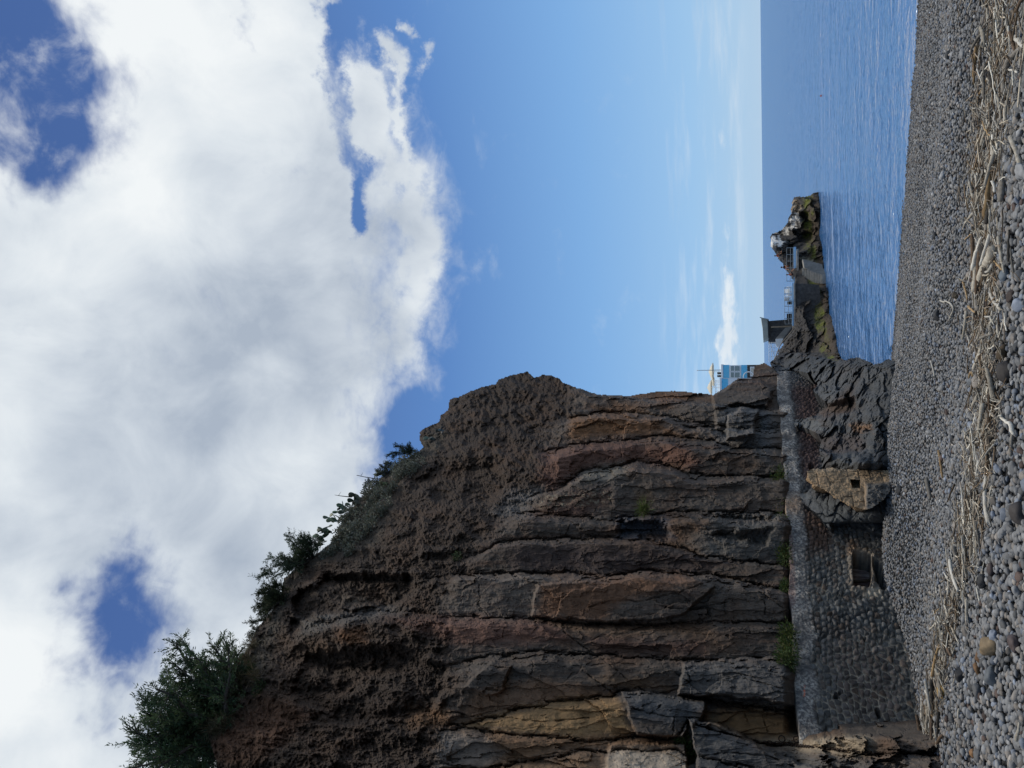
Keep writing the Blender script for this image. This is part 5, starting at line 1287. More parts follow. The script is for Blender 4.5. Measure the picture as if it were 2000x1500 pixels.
# blue and white house behind the crag
YH = 80.
bh = empty('blue_house', tuple(pt(1480, 740, YH))); tag(bh, 'sky-blue and white banded house with roof terrace behind the crag', 'house'); bb = np.array(bh.location)
def hp_(name, mat, parent, x0, y0, x1, y1, Yd, dep, bev=.01):
    mb = MB(); a = pt((x0+x1)/2, y1, Yd); b = pt((x0+x1)/2, y0, Yd); t = pt(x0, (y0+y1)/2, Yd); u = pt(x1, (y0+y1)/2, Yd)
    c = np.array([(a[0]+b[0])/2, Yd*JS+dep/2, (t[2]+u[2])/2])-bb
    mb.box(c, (abs(b[0]-a[0]), dep, abs(t[2]-u[2])), bev=bev); return mb.build(name, mat, parent)
wl = hp_('wall', M_WHITE, bh, 1412, 713, 1486, 740, YH, 6.)
hp_('wall', M_WHITE, bh, 1410, 738.5, 1486, 800, YH-1.2, 6.)
hp_('roof_slab', M_WHITE, bh, 1408.5, 711.5, 1412.2, 739, YH-.15, 6.3)
hp_('roof_slab', M_WHITE, bh, 1405.8, 737.5, 1409.6, 801, YH-1.4, 6.5)
hp_('blue_band', M_BLUE, bh, 1412.6, 712.6, 1424, 738, YH-.05, .3); hp_('blue_band', M_BLUE, bh, 1409.9, 739.5, 1422, 800, YH-1.25, .3)
hp_('blue_band', M_BLUE, bh, 1448, 712.8, 1459, 742, YH-.06, .3)
for y0, y1 in ((714.6, 724.6), (727.0, 737.2)):
    w_ = hp_('window', M_WHITE, bh, 1425.6, y0-1, 1446.2, y1+1, YH-.12, .2)
    hp_('pane', m_glass, w_, 1427.4, y0+.4, 1433.6, y1-.4, YH-.16, .1); hp_('pane', m_glass, w_, 1435.2, y0+.4, 1444.6, y1-.4, YH-.16, .1)
hp_('stone_base', M_DARKST, bh, 1459.8, 712.5, 1490, 741, YH-.1, 1.)
w_ = hp_('window', M_WHITE, bh, 1465, 716, 1482, 735, YH-.18, .2); hp_('pane', M_CREAM, w_, 1467, 718, 1480, 732, YH-.24, .12)
mb = MB(); mb.torus(pt(1462, 736, YH-.3)-bb, .55, .06, Matrix.Rotation(math.pi/2, 4, 'X'), 20, 6); mb.build('arch', M_WHITE, bh, True)
tr = hp_('terrace_rail', M_WHITE, bh, 1397, 742, 1398.2, 800, YH-1., .05, 0); 
for x in (1400, 1403): hp_('rail', M_WHITE, tr, x, 742, x+.7, 800, YH-1., .04, 0)
for y in (743, 750, 757, 764): hp_('post', M_WHITE, tr, 1397, y, 1406, y+.8, YH-.99, .05, 0)
for y0, lab in ((727, 'small black loudspeaker-like box on the terrace edge of the blue house, seaward one'), (732.5, 'small black loudspeaker-like box on the terrace edge, landward one')):
    t = empty('loudspeaker', tuple(pt(1408.3, y0+2, YH+.3))); tag(t, lab, 'loudspeaker'); q_ = np.array(t.location)
    a = pt(1400.8, y0, YH+.3); b = pt(1408.3, y0+4.2, YH+.3)
    mb = MB(); mb.box((0, .15, (a[2]-b[2])/2), (abs(a[0]-b[0]), .3, a[2]-b[2]), bev=.02); mb.build('cabinet', M_DARK, t)
    mb = MB(); mb.torus((0, -.005, (a[2]-b[2])*.55), abs(a[0]-b[0])*.3, .012, Matrix.Rotation(math.pi/2, 4, 'X'), 14, 5); mb.build('cone', M_STEEL, t)
mt = empty('mast', tuple(pt(1409, 722.7, YH+.6))); tag(mt, 'thin mast standing on the roof of the blue house', 'mast'); q_ = np.array(mt.location)
mb = MB(); mb.tube([(0, 0, 0), (0, 0, pt(1362, 722.7, YH+.6)[2]-q_[2])], [.045, .03], 7); mb.build('pole', M_STEEL, mt)
mb = MB(); mb.tube([(0, 0, pt(1363, 722.7, YH+.6)[2]-q_[2]), (0, 0, pt(1361, 722.7, YH+.6)[2]-q_[2])], [.07, .05], 8); mb.build('finial', M_WHITE, mt)
def parasol(x_top, y, x_base, half_px, Yd, label, rise=5):
    b0 = pt(x_base, y, Yd); t = empty('parasol', tuple(b0)); tag(t, label, 'parasol')
    hgt = pt(x_top, y, Yd)[2]-b0[2]; R_ = half_px/F_PX*np.linalg.norm(b0-CAM); h_ = rise/F_PX*np.linalg.norm(b0-CAM)
    mb = MB(); mb.tube([(0, 0, 0), (0, 0, hgt-.05)], .03, 7); mb.build('pole', M_WHITE, t)
    bm = mb = MB(); n_ = 8; top = mb.bm.verts.new((0, 0, hgt)); ring = []; mid = []
    for k in range(n_*2):
        a = k*math.pi/n_; f_ = 1. if k % 2 == 0 else .94
        mid.append(mb.bm.verts.new((R_*.5*f_*math.cos(a), R_*.5*f_*math.sin(a), hgt-h_*.42))); ring.append(mb.bm.verts.new((R_*f_*math.cos(a), R_*f_*math.sin(a), hgt-h_-.02*(k % 2 == 0))))
    val = [mb.bm.verts.new(v.co+Vector((0, 0, -.09))) for v in ring]
    for k in range(n_*2):
        j = (k+1) % (n_*2); mb.bm.faces.new((top, mid[k], mid[j])); mb.bm.faces.new((mid[k], ring[k], ring[j], mid[j])); mb.bm.faces.new((ring[k], val[k], val[j], ring[j]))
    cn = mb.build('canopy', M_CREAM, t)
    mb = MB()
    for k in range(n_):
        a = k*2*math.pi/n_; mb.tube([(0, 0, hgt-h_*.9), (R_*.96*math.cos(a), R_*.96*math.sin(a), hgt-h_-.03)], .012, 4)
    mb.build('frame', M_STEEL, t); mb = MB(); mb.tube([(0, 0, hgt-.03), (0, 0, hgt+.1)], [.03, .015], 6); mb.build('finial', M_WHITE, t)
    return t
parasol(1384, 726, 1407, 17, YH+2.2, 'cream parasol beside the mast on the roof of the blue house', rise=7)
parasol(1381, 757, 1405, 14, YH+1., 'cream parasol half hidden by the crag on the roof terrace', rise=7)
parasol(1387, 746, 1405, 9, YH+3., 'smaller cream parasol between the two others on the roof terrace', rise=6)

# people on the rock, each one continuous skinned body
def person(loc, face, pose, label, shirt, trousers, skin, hair, s=.62):
    """face: heading in radians; pose: 'sit' or 'stand'"""
    t = empty('person', loc, face); t.scale = (s, s, s); tag(t, label, 'person')
    J = {}
    if pose == 'sit':
        J = dict(pel=(0, 0, .14), wai=(0, .03, .32), che=(0, .02, .52), nek=(0, -.02, .66), hed=(0, -.05, .82), lsh=(.17, .01, .58), lel=(.24, -.12, .40), lha=(.14, -.34, .36), rsh=(-.17, .01, .58), rel=(-.25, -.08, .38), rha=(-.15, -.32, .34),
                 lhp=(.10, -.02, .13), lkn=(.14, -.40, .42), lan=(.12, -.62, .06), lto=(.13, -.78, .03), rhp=(-.10, -.02, .13), rkn=(-.15, -.38, .40), ran=(-.13, -.58, .06), rto=(-.14, -.74, .03))
    else:
        J = dict(pel=(0, 0, .93), wai=(0, 0, 1.12), che=(0, .01, 1.32), nek=(0, 0, 1.47), hed=(0, -.03, 1.62), lsh=(.18, .01, 1.40), lel=(.26, .02, 1.12), lha=(.26, -.10, .88), rsh=(-.18, .01, 1.40), rel=(-.27, .0, 1.13), rha=(-.24, -.14, .92),
                 lhp=(.10, 0, .90), lkn=(.13, -.05, .48), lan=(.14, .02, .08), lto=(.15, -.14, .03), rhp=(-.10, 0, .90), rkn=(-.12, .0, .48), ran=(-.13, .04, .08), rto=(-.14, -.12, .03))
    keys = list(J); rad = dict(pel=.125, wai=.115, che=.135, nek=.05, hed=.095, lsh=.06, lel=.042, lha=.035, lhp=.085, lkn=.06, lan=.042, lto=.032)
    bonds = [('pel', 'wai'), ('wai', 'che'), ('che', 'nek'), ('nek', 'hed')]+[(a, b) for d_ in 'lr' for a, b in (('che', d_+'sh'), (d_+'sh', d_+'el'), (d_+'el', d_+'ha'), ('pel', d_+'hp'), (d_+'hp', d_+'kn'), (d_+'kn', d_+'an'), (d_+'an', d_+'to'))]
    me = bpy.data.meshes.new('body'); me.from_pydata([J[k] for k in keys], [(keys.index(a), keys.index(b)) for a, b in bonds], []); me.update()
    o = bpy.data.objects.new('body', me); COL.objects.link(o)
    sk = o.modifiers.new('skin', 'SKIN'); lay_ = me.skin_vertices[0] if me.skin_vertices else None
    if lay_ is None:
        bm = bmesh.new(); bm.from_mesh(me); bm.verts.layers.skin.verify(); bm.to_mesh(me); bm.free(); lay_ = me.skin_vertices[0]
    for i, k in enumerate(keys):
        r = rad.get(k, rad.get('l'+k[1:], .05)); lay_.data[i].radius = (r, r*.85 if k in ('pel', 'wai', 'che') else r); lay_.data[i].use_root = (k == 'pel')
    ss = o.modifiers.new('sub', 'SUBSURF'); ss.levels = 2; ss.render_levels = 2
    # bake, then colour by where the clothes are
    dg = bpy.context.evaluated_depsgraph_get(); ev = o.evaluated_get(dg); m2 = bpy.data.meshes.new_from_object(ev); bpy.data.objects.remove(o)
    m2.name = 'body'; V = np.array([v.co[:] for v in m2.vertices]); hd = np.array(J['hed'])
    C = np.tile(np.array(skin, float), (len(V), 1))
    P_ = lambda k: np.array(J[k])
    def near_(a, b):
        a, b = P_(a), P_(b); t_ = np.clip(((V-a)@(b-a))/((b-a)@(b-a)), 0, 1); return np.linalg.norm(V-a-t_[:, None]*(b-a), axis=1)
    tor = np.minimum.reduce([near_('pel', 'wai'), near_('wai', 'che'), near_('che', 'lsh'), near_('che', 'rsh')]); leg = np.minimum.reduce([near_('lhp', 'lkn'), near_('rhp', 'rkn'), near_('pel', 'lhp'), near_('pel', 'rhp')])
    C[(tor < .16) & (V[:, 2] < P_('nek')[2])] = shirt; C[leg < .11] = trousers
    at = m2.attributes.new('col', 'FLOAT_COLOR', 'POINT'); c4 = np.ones((len(V), 4), np.float32); c4[:, :3] = C; at.data.foreach_set('color', c4.ravel())
    m2.polygons.foreach_set('use_smooth', np.full(len(m2.polygons), True)); m2.materials.clear(); m2.materials.append(M_BODY)
    b_ = bpy.data.objects.new('body', m2); COL.objects.link(b_); b_.parent = t
    v, f = ico(2); v = v*np.array([.105, .115, .11]); v = v[:, :]; keepf = v[f].mean(1)
    f2 = f[(keepf[:, 2] > .01) | (keepf[:, 1] > .03)]
    h_ = np_mesh('hair', v+hd+np.array([0, .015, .025]), f2, hair, t)
    return t
M_BODY = attr_mat('skin_and_clothes', rough=.8, var=.06, bump=.1, spec=.2)
M_HAIR = plain('dark_hair', (.02, .015, .012), rough=.7)
SKIN = (.40, .22, .14)
person(tuple(surf_pt('jetty_rock', 1527, 499, .15)), .6, 'sit', 'person in rust-coloured top sitting highest on the jetty rock', (.35, .10, .05), (.05, .05, .06), SKIN, M_HAIR, s=.55)
person(tuple(surf_pt('jetty_rock', 1541, 521, .15)), -.5, 'sit', 'person in dark top with orange shorts sitting lower on the jetty rock', (.045, .04, .045), (.40, .13, .05), SKIN, M_HAIR, s=.60)
person(tuple(surf_pt('jetty_rock', 1551, 536, .25)), 1.2, 'sit', 'person in brick-red swimwear sitting at the foot of the rock by the railing', (.30, .07, .05), (.06, .05, .05), SKIN, M_HAIR, s=.55)
# buoy
bo = empty('buoy', tuple(sea_at(np.array(1604.3), np.array(187.)))); tag(bo, 'tiny red buoy floating alone on the open water', 'buoy')
mb = MB(); bmesh.ops.create_uvsphere(mb.bm, u_segments=14, v_segments=10, radius=.075); mb.build('float', plain('red_buoy', (.35, .05, .03), rough=.4), bo, True)
mb = MB(); mb.tube([(0, 0, .05), (0, 0, .12)], .02, 7); mb.build('eye', M_DARK, bo)
# ------------------------------------------------------------------ plants
def leaves(C, Dv, Ln, Wd, Col, rng, curl=.0):
    """leaf blades: centres (base), directions, lengths, widths, colours -> quads"""
    n = len(C); Dv = Dv/(np.linalg.norm(Dv, axis=1)[:, None]+1e-9)
    R_ = rng.normal(size=(n, 3)); S_ = np.cross(Dv, R_); S_ /= np.linalg.norm(S_, axis=1)[:, None]+1e-9
    Nn = np.cross(S_, Dv)
    L_, W_ = Ln[:, None], Wd[:, None]
    a = C; b = C+Dv*L_*.45+S_*W_*.5+Nn*L_*.06; c = C+Dv*L_; d = C+Dv*L_*.45-S_*W_*.5+Nn*L_*.06
    V = np.stack([a, b, c, d], 1).reshape(-1, 3); F = np.arange(4*n).reshape(n, 4)
    return V, F, np.repeat(Col, 4, 0)
def leaf_mat(name):
    m, nt_, b = nodes(name); Lk = nt_.links.new
    at = N(nt_, 'ShaderNodeAttribute', attribute_name='col'); Lk(at.outputs['Color'], b.inputs['Base Color'])
    b.inputs['Roughness'].default_value = .6; b.inputs['Specular IOR Level'].default_value = .3
    tr = N(nt_, 'ShaderNodeBsdfTranslucent'); Lk(at.outputs['Color'], tr.inputs['Color']); ms = N(nt_, 'ShaderNodeMixShader'); ms.inputs[0].default_value = .25
    Lk(b.outputs[0], ms.inputs[1]); Lk(tr.outputs[0], ms.inputs[2]); Lk(ms.outputs[0], nt_.nodes['Material Output'].inputs['Surface'])
    return m
M_LEAF = leaf_mat('foliage')
M_BARK = plain('bark', (.06, .048, .04), rough=.95, var=.3, scale=20, bump=.6)
def spray_plant(name, base, targets, label, cat, rng, twigs=26, leaves_per=26, leaf=(.075, .017), cols=((.055, .092, .040), (.09, .125, .052), (.034, .060, .030)), limb_r=.06, spread=.45, group=None, start=.25, up=.35, hasbranch=True):
    """woody plant: limbs from the base to each target, side twigs, feathery leaf sprays"""
    base = np.asarray(base, float); t = empty(name, tuple(base)); tag(t, label, cat, group)
    mb = MB(); Cs, Ds, Ls, Ws, Co = [], [], [], [], []
    for q in targets:
        q = np.asarray(q, float)-base; ln = np.linalg.norm(q); n = 7
        s = np.linspace(0, 1, n); bend = rng.normal(0, .09, 3)*ln
        P = q*s[:, None]+bend*(np.sin(np.pi*s))[:, None]+np.array([0, 0, -.10*ln])*(np.sin(np.pi*s))[:, None]
        P[1:-1] += rng.normal(0, .025*ln, (n-2, 3))
        r0 = limb_r*(.5+.5*min(1, ln/3))
        if hasbranch: mb.tube(P, list(r0*np.linspace(1, .14, n)), 5)
        for k in range(twigs):
            u = start+(1-start)*rng.random()**.7; i = min(int(u*(n-1)), n-2); f = u*(n-1)-i; p = P[i]*(1-f)+P[i+1]*f
            ax = (P[i+1]-P[i]); ax /= np.linalg.norm(ax)+1e-9
            d = ax*.8+rng.normal(0, .75, 3)+np.array([0, 0, up]); d /= np.linalg.norm(d)
            tl = spread*rng.uniform(.45, 1.1)*(1.15-.45*u)
            e = p+d*tl+rng.normal(0, .06, 3)*tl
            if hasbranch and rng.random() < .35: mb.tube([p, (p+e)/2+rng.normal(0, .04, 3)*tl, e], [r0*.16, r0*.11, r0*.05], 4)
            m = leaves_per; w = rng.random(m)**.75
            c_ = p+(e-p)*w[:, None]+rng.normal(0, .028*tl/.4, (m, 3))
            ld = d+rng.normal(0, .55, (m, 3))+np.array([0, 0, .1])
            tone = rng.random(); col = np.array(cols[rng.choice(len(cols))])*(.7+.6*tone)
            Cs.append(c_); Ds.append(ld); Ls.append(leaf[0]*rng.uniform(.6, 1.3, m)); Ws.append(leaf[1]*rng.uniform(.7, 1.3, m)); Co.append(np.tile(col, (m, 1))*rng.uniform(.75, 1.3, (m, 1)))
    if hasbranch: mb.build('branches', M_BARK, t, True)
    V, F, C = leaves(np.concatenate(Cs), np.concatenate(Ds), np.concatenate(Ls), np.concatenate(Ws), np.concatenate(Co), rng)
    np_mesh('crown' if cat == 'tree' else 'foliage', V, F, M_LEAF, t, False, {'col': C})
    return t
rq = np.random.default_rng(33)
def back_pt(x, y, ref, back=0.):
    """point on the ray of a pixel at the distance of a reference point (+ back)"""
    d = rays(x, y); return CAM+d*(np.linalg.norm(ref-CAM)+back)
ref = cliff_pt(440, 1420)+np.array([-.4, 1.2, -.2])
tb = back_pt(450, 1440, ref, .6)
tg = [(250, 1452), (262, 1425), (292, 1395), (285, 1370), (305, 1345), (316, 1318), (345, 1300), (344, 1258), (356, 1252), (372, 1290), (385, 1285), (415, 1262), (425, 1272), (445, 1268), (462, 1274), (440, 1300), (400, 1310), (360, 1330), (330, 1365), (310, 1400), (290, 1440), (330, 1430), (360, 1390), (390, 1350),
      (262, 1478), (255, 1500), (300, 1480), (340, 1470), (380, 1430), (270, 1530), (320, 1530), (380, 1500), (300, 1570), (360, 1560), (420, 1330), (430, 1305), (375, 1400), (345, 1410), (400, 1385), (350, 1350), (320, 1450), (365, 1450), (390, 1460), (400, 1540), (310, 1425), (335, 1395), (280, 1410), (300, 1365)]
tree = spray_plant('tamarisk_tree', tb, [back_pt(x, y, ref, rq.normal(.4, .9)) for x, y in tg], 'dark feathery evergreen tree leaning out over the crag top', 'tree', rq, twigs=44, leaves_per=26, leaf=(.115, .027), limb_r=.13, spread=.72)
mb = MB(); mb.tube([(.0, .1, -1.2), (.05, 0, -.4), (0, 0, .25)], [.24, .2, .15], 9); mb.build('trunk', M_BARK, tree, True)
def shrub(base_px, tgs, label, sc=1., **kw):
    ref = cliff_pt(*base_px)+np.array([-.15, .35, -.1]); b = back_pt(base_px[0], base_px[1], ref)
    return spray_plant('shrub', b, [back_pt(x, y, ref, rq.normal(0, .3)) for x, y in tgs], label, 'shrub', rq, limb_r=.045, spread=.42*sc, **kw)
GR = ((.065, .090, .052), (.09, .115, .063), (.042, .063, .036))
shrub((612, 1092), [(563, 1045), (573, 1058), (590, 1050), (604, 1053), (615, 1056), (580, 1075), (600, 1070), (552, 1092), (565, 1095), (585, 1092), (530, 1090), (540, 1103), (520, 1112), (503, 1129), (560, 1115), (590, 1080)], 'airy green shrub with reaching sprays on the skyline, second below the tree', twigs=34, leaves_per=22, leaf=(.10, .021), cols=GR)
shrub((560, 1165), [(512, 1158), (520, 1148), (535, 1142), (505, 1180), (515, 1190), (503, 1196), (492, 1216), (530, 1170), (540, 1160), (525, 1185), (520, 1200)], 'dense olive shrub on the skyline just under the airy shrub', twigs=40, leaves_per=24, leaf=(.095, .02), cols=((.045, .055, .024), (.06, .07, .03), (.03, .038, .018)))
shrub((508, 1240), [(487, 1248), (492, 1238), (484, 1262), (497, 1228), (480, 1275)], 'wispy small shrub at the crag edge between the tree and the olive shrub', sc=.7, twigs=16, leaves_per=16, leaf=(.08, .016), cols=((.07, .075, .045), (.05, .06, .035)))
shrub((800, 888), [(777, 870), (786, 873), (799, 870), (760, 887), (770, 890), (790, 880), (802, 880)], 'blue-green shrub with pointed sprays near the notch in the skyline', sc=.75, twigs=24, leaves_per=20, leaf=(.085, .018), cols=((.035, .055, .045), (.05, .07, .055)))
shrub((765, 925), [(740, 918), (748, 912), (757, 906), (745, 925), (760, 905)], 'grey-green bushy shrub next to prickly pears on the slope', sc=.7, twigs=24, leaves_per=20, leaf=(.08, .02), cols=((.07, .085, .07), (.09, .10, .08)))
shrub((722, 952), [(716, 942), (712, 950), (720, 938)], 'tiny pale shrub on the skyline by a bare twig', sc=.45, twigs=16, leaves_per=16, leaf=(.07, .016), cols=((.08, .095, .08),))
for (a, b, lab) in [((733, 935), (697, 928), 'bare forked twig on the skyline beside the tiny pale shrub'), ((687, 971), (655, 967), 'bare forked twig on the skyline beside the prickly pears')]:
    ref = cliff_pt(a[0]+4, a[1]+4); p = back_pt(*a, ref); q = back_pt(*b, ref); m = (p+q)/2+np.array([0, 0, .1])
    mb = MB(); mb.tube([np.zeros(3), m-p, q-p], [.022, .016, .008], 5); mb.tube([m-p, (m-p)*.4+(q-p)*.6+np.array([.0, .1, .22])], [.014, .006], 5); mb.tube([(m-p)*1.3, (m-p)*.5+(q-p)*.5+np.array([.15, 0, -.12])], [.012, .005], 5)
    o = mb.build('bare_twig', M_BARK, None, True, loc=tuple(p)); tag(o, lab, 'twig')
# prickly pears
M_PAD = attr_mat('cactus_pad', rough=.6, var=.15, bump=.2, bump_scale=30, spec=.35)
def prickly(x, y, n, label, size=.30, tint=(.062, .088, .05)):
    b = cliff_pt(x, y, .15); t = empty('prickly_pear', tuple(b)); tag(t, label, 'cactus', None)
    v, f = ico(3); Vs, Fs, Cs, off = [], [], [], 0; tips = [np.zeros(3)]
    for k in range(n):
        p = tips[rq.integers(min(len(tips), 5))] if k > n//3 else rq.normal(0, .09, 3)*np.array([1.3, 1.2, .5])
        tlt = rq.normal(0, .55); az_ = rq.uniform(0, 6.28); R_ = np.array(Matrix.Rotation(az_, 3, 'Z')@Matrix.Rotation(tlt, 3, 'X'))
        s_ = size*rq.uniform(.7, 1.15); w = v*np.array([.31, .055, .5])*s_*np.array([1, 1, 1]); w[:, 0] *= (1+.35*(v[:, 2]))*.9
        w = w+np.array([0, 0, .48*s_]); w = w@R_.T+p
        Vs.append(w); Fs.append(f+off); off += len(v); tips.append(p+R_@np.array([rq.uniform(-.1, .1)*s_, 0, .93*s_]))
        Cs.append(np.tile(np.array(tint)*rq.uniform(.55, 1.5)*np.array([1+.15*rq.normal(), 1, 1+.1*rq.normal()]), (len(v), 1)))
    np_mesh('pads', np.concatenate(Vs), np.concatenate(Fs), M_PAD, t, True, {'col': np.concatenate(Cs)})
for x, y, n, lab, tn in [(850, 858, 5, 'prickly pear in the notch right under the scoria peak', (.06, .085, .06)), (868, 842, 4, 'bluish prickly pear tucked under the scoria overhang', (.085, .11, .115)), (749, 925, 10, 'pale prickly pear among the grey-green bushy shrub', (.10, .115, .07)),
                         (758, 946, 7, 'prickly pear with yellowish pads low on the slope', (.115, .12, .06)), (700, 968, 12, 'dark prickly pear standing on the skyline by the lower bare twig', (.04, .06, .036)), (684, 985, 12, 'prickly pear on the skyline just below the darkest one', (.07, .10, .055)),
                         (672, 1000, 12, 'large prickly pear clump halfway along the row on the skyline', (.06, .09, .05)), (658, 1016, 10, 'prickly pear with bright pads in the row on the skyline', (.085, .115, .065)), (645, 1036, 12, 'prickly pear with one raised pad at the end of the skyline row', (.055, .08, .045)),
                         (634, 1056, 11, 'prickly pear touching the airy green shrub', (.045, .07, .04)), (705, 985, 8, 'prickly pear with brownish pads behind the skyline row', (.075, .08, .05))]:
    prickly(x, y, n, lab, tint=tn)
# grey scrub on the slope, grass tufts, wall plants
def mound(name, P0, r, n, label, cat, leaf, cols, group=None, flat=.6, outv=(0, 0, 1.)):
    t = empty(name, tuple(P0)); tag(t, label, cat, group)
    d = rq.normal(size=(n, 3)); d /= np.linalg.norm(d, axis=1)[:, None]; d = d+np.array(outv)*.5; rr_ = r*rq.random(n)**.4
    lump = 1+.35*fbm(d*2.2+P0, 3)
    C = d*(rr_*lump)[:, None]*np.array([1, 1, flat]); col = np.array(cols)[rq.integers(len(cols), size=n)]*rq.uniform(.6, 1.4, (n, 1))
    V, F, Cc = leaves(C, d+rq.normal(0, .5, (n, 3)), leaf[0]*rq.uniform(.5, 1.3, n), leaf[1]*rq.uniform(.6, 1.3, n), col, rq)
    np_mesh('foliage', V, F, M_LEAF, t, False, {'col': Cc}); return t
SCR = ((.17, .175, .14), (.13, .14, .10), (.20, .195, .155), (.10, .105, .07))
PTS_ = [(690, 1005), (675, 1020), (700, 1025), (715, 1012), (690, 1040), (670, 1050), (725, 990), (735, 975), (745, 965), (720, 1040), (705, 1055), (680, 1065), (655, 1075), (775, 915), (790, 905), (785, 930), (765, 960), (760, 985), (740, 1005), (815, 890), (640, 1085), (740, 945), (660, 1060), (730, 1025), (800, 915), (755, 1000)]
while len(PTS_) < 46:
    y_ = rq.uniform(880, 1085); x_ = np.interp(y_, [870, 887, 930, 983, 1050, 1085], [830, 812, 752, 698, 662, 628])+rq.uniform(3, 60)
    PTS_.append((x_, y_))
for (x, y) in PTS_:
    mound('scrub_bush', cliff_pt(x, y, .05), rq.uniform(.22, .5), 300, 'one of the low grey-green scrub bushes carpeting the slope below the prickly pears', 'bush', (.10, .05), SCR, 'grey scrub bushes on the slope')
DRY = ((.16, .125, .075), (.12, .10, .06), (.09, .09, .045))
def tuft(P0, n, ln, label, cols, out, group=None, cat='grass', name='grass_tuft', droop=.5):
    t = empty(name, tuple(P0)); tag(t, label, cat, group)
    d = rq.normal(0, .45, (n, 3))+np.asarray(out); d /= np.linalg.norm(d, axis=1)[:, None]; L_ = ln*rq.uniform(.5, 1.2, n)
    c = rq.normal(0, ln*.16, (n, 3)); col = np.array(cols)[rq.integers(len(cols), size=n)]*rq.uniform(.6, 1.4, (n, 1))
    V1, F1, C1 = leaves(c, d, L_*.6, ln*.035*np.ones(n), col, rq)
    d2 = d-np.array([0, 0, droop]); V2, F2, C2 = leaves(c+d/np.linalg.norm(d, axis=1)[:, None]*(L_*.5)[:, None], d2, L_*.6, ln*.03*np.ones(n), col, rq)
    np_mesh('blades', np.concatenate([V1, V2]), np.concatenate([F1, F2+len(V1)]), M_LEAF, t, False, {'col': np.concatenate([C1, C2])}); return t
for x, y in [(440, 1345), (452, 1325), (428, 1365), (420, 1385), (470, 1300), (480, 1285), (430, 1400), (445, 1385), (460, 1350), (475, 1330), (418, 1425), (436, 1420), (496, 1262), (492, 1300), (505, 1320), (450, 1410)]:
    tuft(cliff_pt(x, y, .05), 150, .42, 'one of the dry brown grass tufts hanging along the crag edge by the tree', DRY, (.3, -.5, .25), 'dry grass tufts by the tree')
for x, y, r, lab in [(490, 1310, .22, 'small green weed on the crag edge among dry grass'), (510, 1345, .24, 'bright green weed low on the crag edge below the tree'), (897, 1090, .2, 'little green weed at the tip of a slab high on the crag')]:
    mound('weed', cliff_pt(x, y, .06), r, 260, lab, 'weed', (.075, .03), ((.06, .085, .03), (.045, .065, .028)))
tuft(cliff_pt(1262, 995, .10), 240, .38, 'bright green grass tuft growing from a crack mid-crag', ((.10, .14, .035), (.08, .11, .03), (.14, .16, .05)), (.25, -.4, .5), cat='plant', name='plant')
GP = ((.055, .095, .028), (.08, .12, .035), (.035, .06, .02), (.10, .11, .03))
for pts, rr0, lab in [([(1348, 1468), (1356, 1476), (1342, 1478), (1352, 1488), (1362, 1484), (1345, 1492), (1335, 1450), (1338, 1460), (1357, 1495)], .2, 'leafy green plant clump on a rock shelf at the left photo edge'),
                      ([(1523, 925), (1525, 935), (1524, 945), (1528, 940), (1530, 988)], .28, 'green plant on the wall top above the tan ruin'),
                      ([(1528, 1015), (1531, 1025), (1527, 1032)], .2, 'green weed on the wall top just above the rusty patch'),
                      ([(1530, 1050), (1528, 1062), (1533, 1070), (1532, 1082), (1534, 1095), (1530, 1076)], .2, 'straggling plant along the wall top near its middle'),
                      ([(1535, 1142), (1536, 1150)], .14, 'tiny weed on the wall top, smallest of the wall plants'),
                      ([(1538, 1228), (1536, 1240), (1540, 1250), (1537, 1262), (1541, 1274), (1536, 1282), (1540, 1290), (1534, 1296), (1528, 1290), (1543, 1242)], .22, 'biggest bushy plant on the wall top towards its near end')]:
    P0 = cliff_pt(pts[0][0]-2, pts[0][1], .1) if pts[0][0] < 1500 else wall_pt(pts[0][0]+14, pts[0][1], -.12)+np.array([0, 0, .05])
    t = empty('plant', tuple(P0)); tag(t, lab, 'plant'); Cs, Ds, Ls, Ws, Co = [], [], [], [], []
    for (x, y) in pts:
        q = back_pt(x, y, P0, (y-pts[0][1])*-.018 if pts[0][0] > 1500 else 0.)-P0; n = 190
        d = rq.normal(size=(n, 3)); d /= np.linalg.norm(d, axis=1)[:, None]
        Cs.append(q+d*(rr0*rq.random(n)**.5)[:, None]); Ds.append(d+np.array([.2, -.3, .2])+rq.normal(0, .4, (n, 3))); Ls.append(.075*rq.uniform(.6, 1.3, n)); Ws.append(.03*rq.uniform(.6, 1.3, n)); Co.append(np.array(GP)[rq.integers(4, size=n)]*rq.uniform(.6, 1.3, (n, 1)))
    V, F, C = leaves(np.concatenate(Cs), np.concatenate(Ds), np.concatenate(Ls), np.concatenate(Ws), np.concatenate(Co), rq)
    np_mesh('foliage', V, F, M_LEAF, t, False, {'col': C})

# ------------------------------------------------------------------ rusty chain and rings on the shelf at the near end
M_RUST = plain('rusty_iron', (.035, .022, .016), rough=.85, metal=.3, var=.4, scale=40, bump=.5)
CH = [(1492, 1448.5), (1520, 1451), (1550, 1455), (1590, 1459.5), (1630, 1463.5), (1670, 1467.5), (1700, 1469)]
cp_ = np.array([cliff_pt(x, y, .10) for x, y in CH]); sC = np.concatenate([[0], np.cumsum(np.linalg.norm(np.diff(cp_, axis=0), axis=1))])
ch = empty('chain', tuple(cp_[0])); tag(ch, 'rusty iron chain hanging down the tan rock shelf', 'chain')
nl = 46; u = np.linspace(0, sC[-1], nl); Q = np.stack([np.interp(u, sC, cp_[:, i]) for i in range(3)], -1); ll = sC[-1]/nl
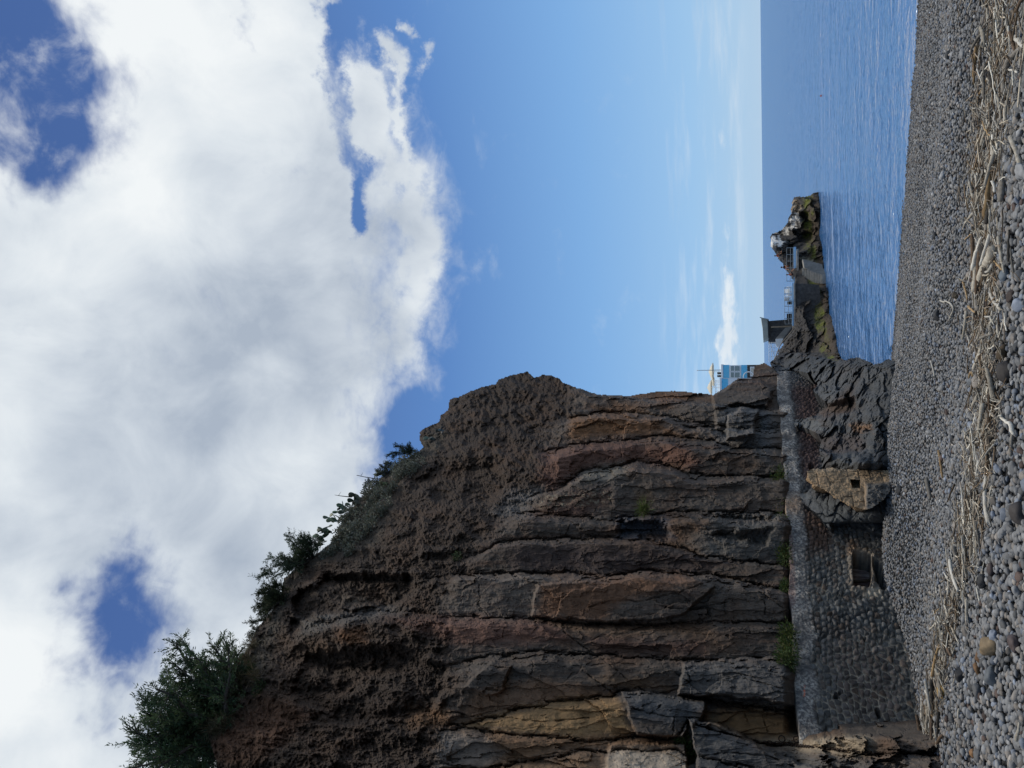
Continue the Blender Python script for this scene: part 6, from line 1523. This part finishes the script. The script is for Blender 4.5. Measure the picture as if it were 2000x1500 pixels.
# smooth the lie of the chain, keep it in front of the rock
for _ in range(6): Q[1:-1] = .5*Q[1:-1]+.25*(Q[:-2]+Q[2:])
for k in range(nl-1):
    d = Vector(Q[k+1]-Q[k]); X_ = d.normalized(); Y_ = X_.cross(Vector((0.3, -1, .1)) if k % 2 else Vector((1, .4, 0))).normalized(); Z_ = X_.cross(Y_)
    Mx = Matrix((X_, Y_, Z_)).transposed().to_4x4()@Matrix.Diagonal((1.25, .78, 1, 1))
    mb = MB(); mb.torus(Vector(Q[k]+Q[k+1])/2-Vector(cp_[0]), ll*.52, ll*.13, Mx, 10, 5); mb.build('link', M_RUST, ch, True)
for (x, y, lab) in [(1527, 1443, 'rusty mooring ring lying on the rock above the chain'), (1556, 1444, 'rusty ring half hidden under the brown overhang')]:
    p = cliff_pt(x, y, .06); mb = MB(); v_ = Vector(CAM-p).normalized(); mb.torus((0, 0, 0), .058, .011, v_.to_track_quat('Z', 'Y').to_matrix().to_4x4(), 20, 6)
    o = mb.build('mooring_ring', M_RUST, None, True, loc=tuple(p)); tag(o, lab, 'ring')
p = cliff_pt(1615, 1446, .04); q = cliff_pt(1622, 1452, .04)
mb = MB(); mb.tube([np.zeros(3), (q-p)*.5+np.array([0, -.03, .04]), q-p, (q-p)*.9+np.array([.03, 0, -.03])], .012, 6); o = mb.build('iron_hook', M_RUST, None, True, loc=tuple(p)); tag(o, 'small rusty iron hook set in the tan rock shelf', 'hook')
# loose boulders at the wall's near end
def boulder(x, y, r, sq, label, col, seed):
    v, f = ico(5); n = fbm(v*1.1+seed, 3); v2 = v*(1+.35*n+.10*ridged(v*3+seed, 4, .6)+.03*ridged(v*9+seed, 3))[:, None]
    rr_ = np.random.default_rng(seed)
    for _ in range(7):
        nn_ = rr_.normal(size=3); nn_ /= np.linalg.norm(nn_); c_ = rr_.uniform(.45, .8); h_ = v2@nn_; v2 = v2-np.maximum(h_-c_, 0)[:, None]*nn_*.9
    v2 = v2*np.array(sq)*r; C = np.array(col)*(1+.4*fbm(v*2.5+seed, 4, .6))[:, None]; p = on_beach(x, y, r*.25)
    o = np_mesh('boulder', v2, f, m_cliff, None, True, {'col': np.clip(C, .01, .6)}); o.location = p; o.rotation_euler = (0, 0, seed*.7); tag(o, label, 'boulder')
boulder(1770, 1455, .52, (1.2, .8, .85), 'large grey angular boulder at the shingle edge beside the wall end', K(72, 73, 74), 3)
boulder(1788, 1482, .40, (1.1, .9, .7), 'grey-brown boulder touching the twigs at the photo edge', K(74, 66, 58), 5)
boulder(1752, 1296, .26, (1.2, .8, .7), 'grey wedge boulder at the foot of the wall, upper of two', K(70, 72, 73), 8)
boulder(1760, 1322, .22, (1.1, .8, .7), 'grey wedge boulder at the foot of the wall, lower of two', K(66, 68, 70), 11)
boulder(1742, 1262, .24, (1.1, .8, .9), 'pale mottled boulder at the wall foot', K(100, 92, 82), 14)
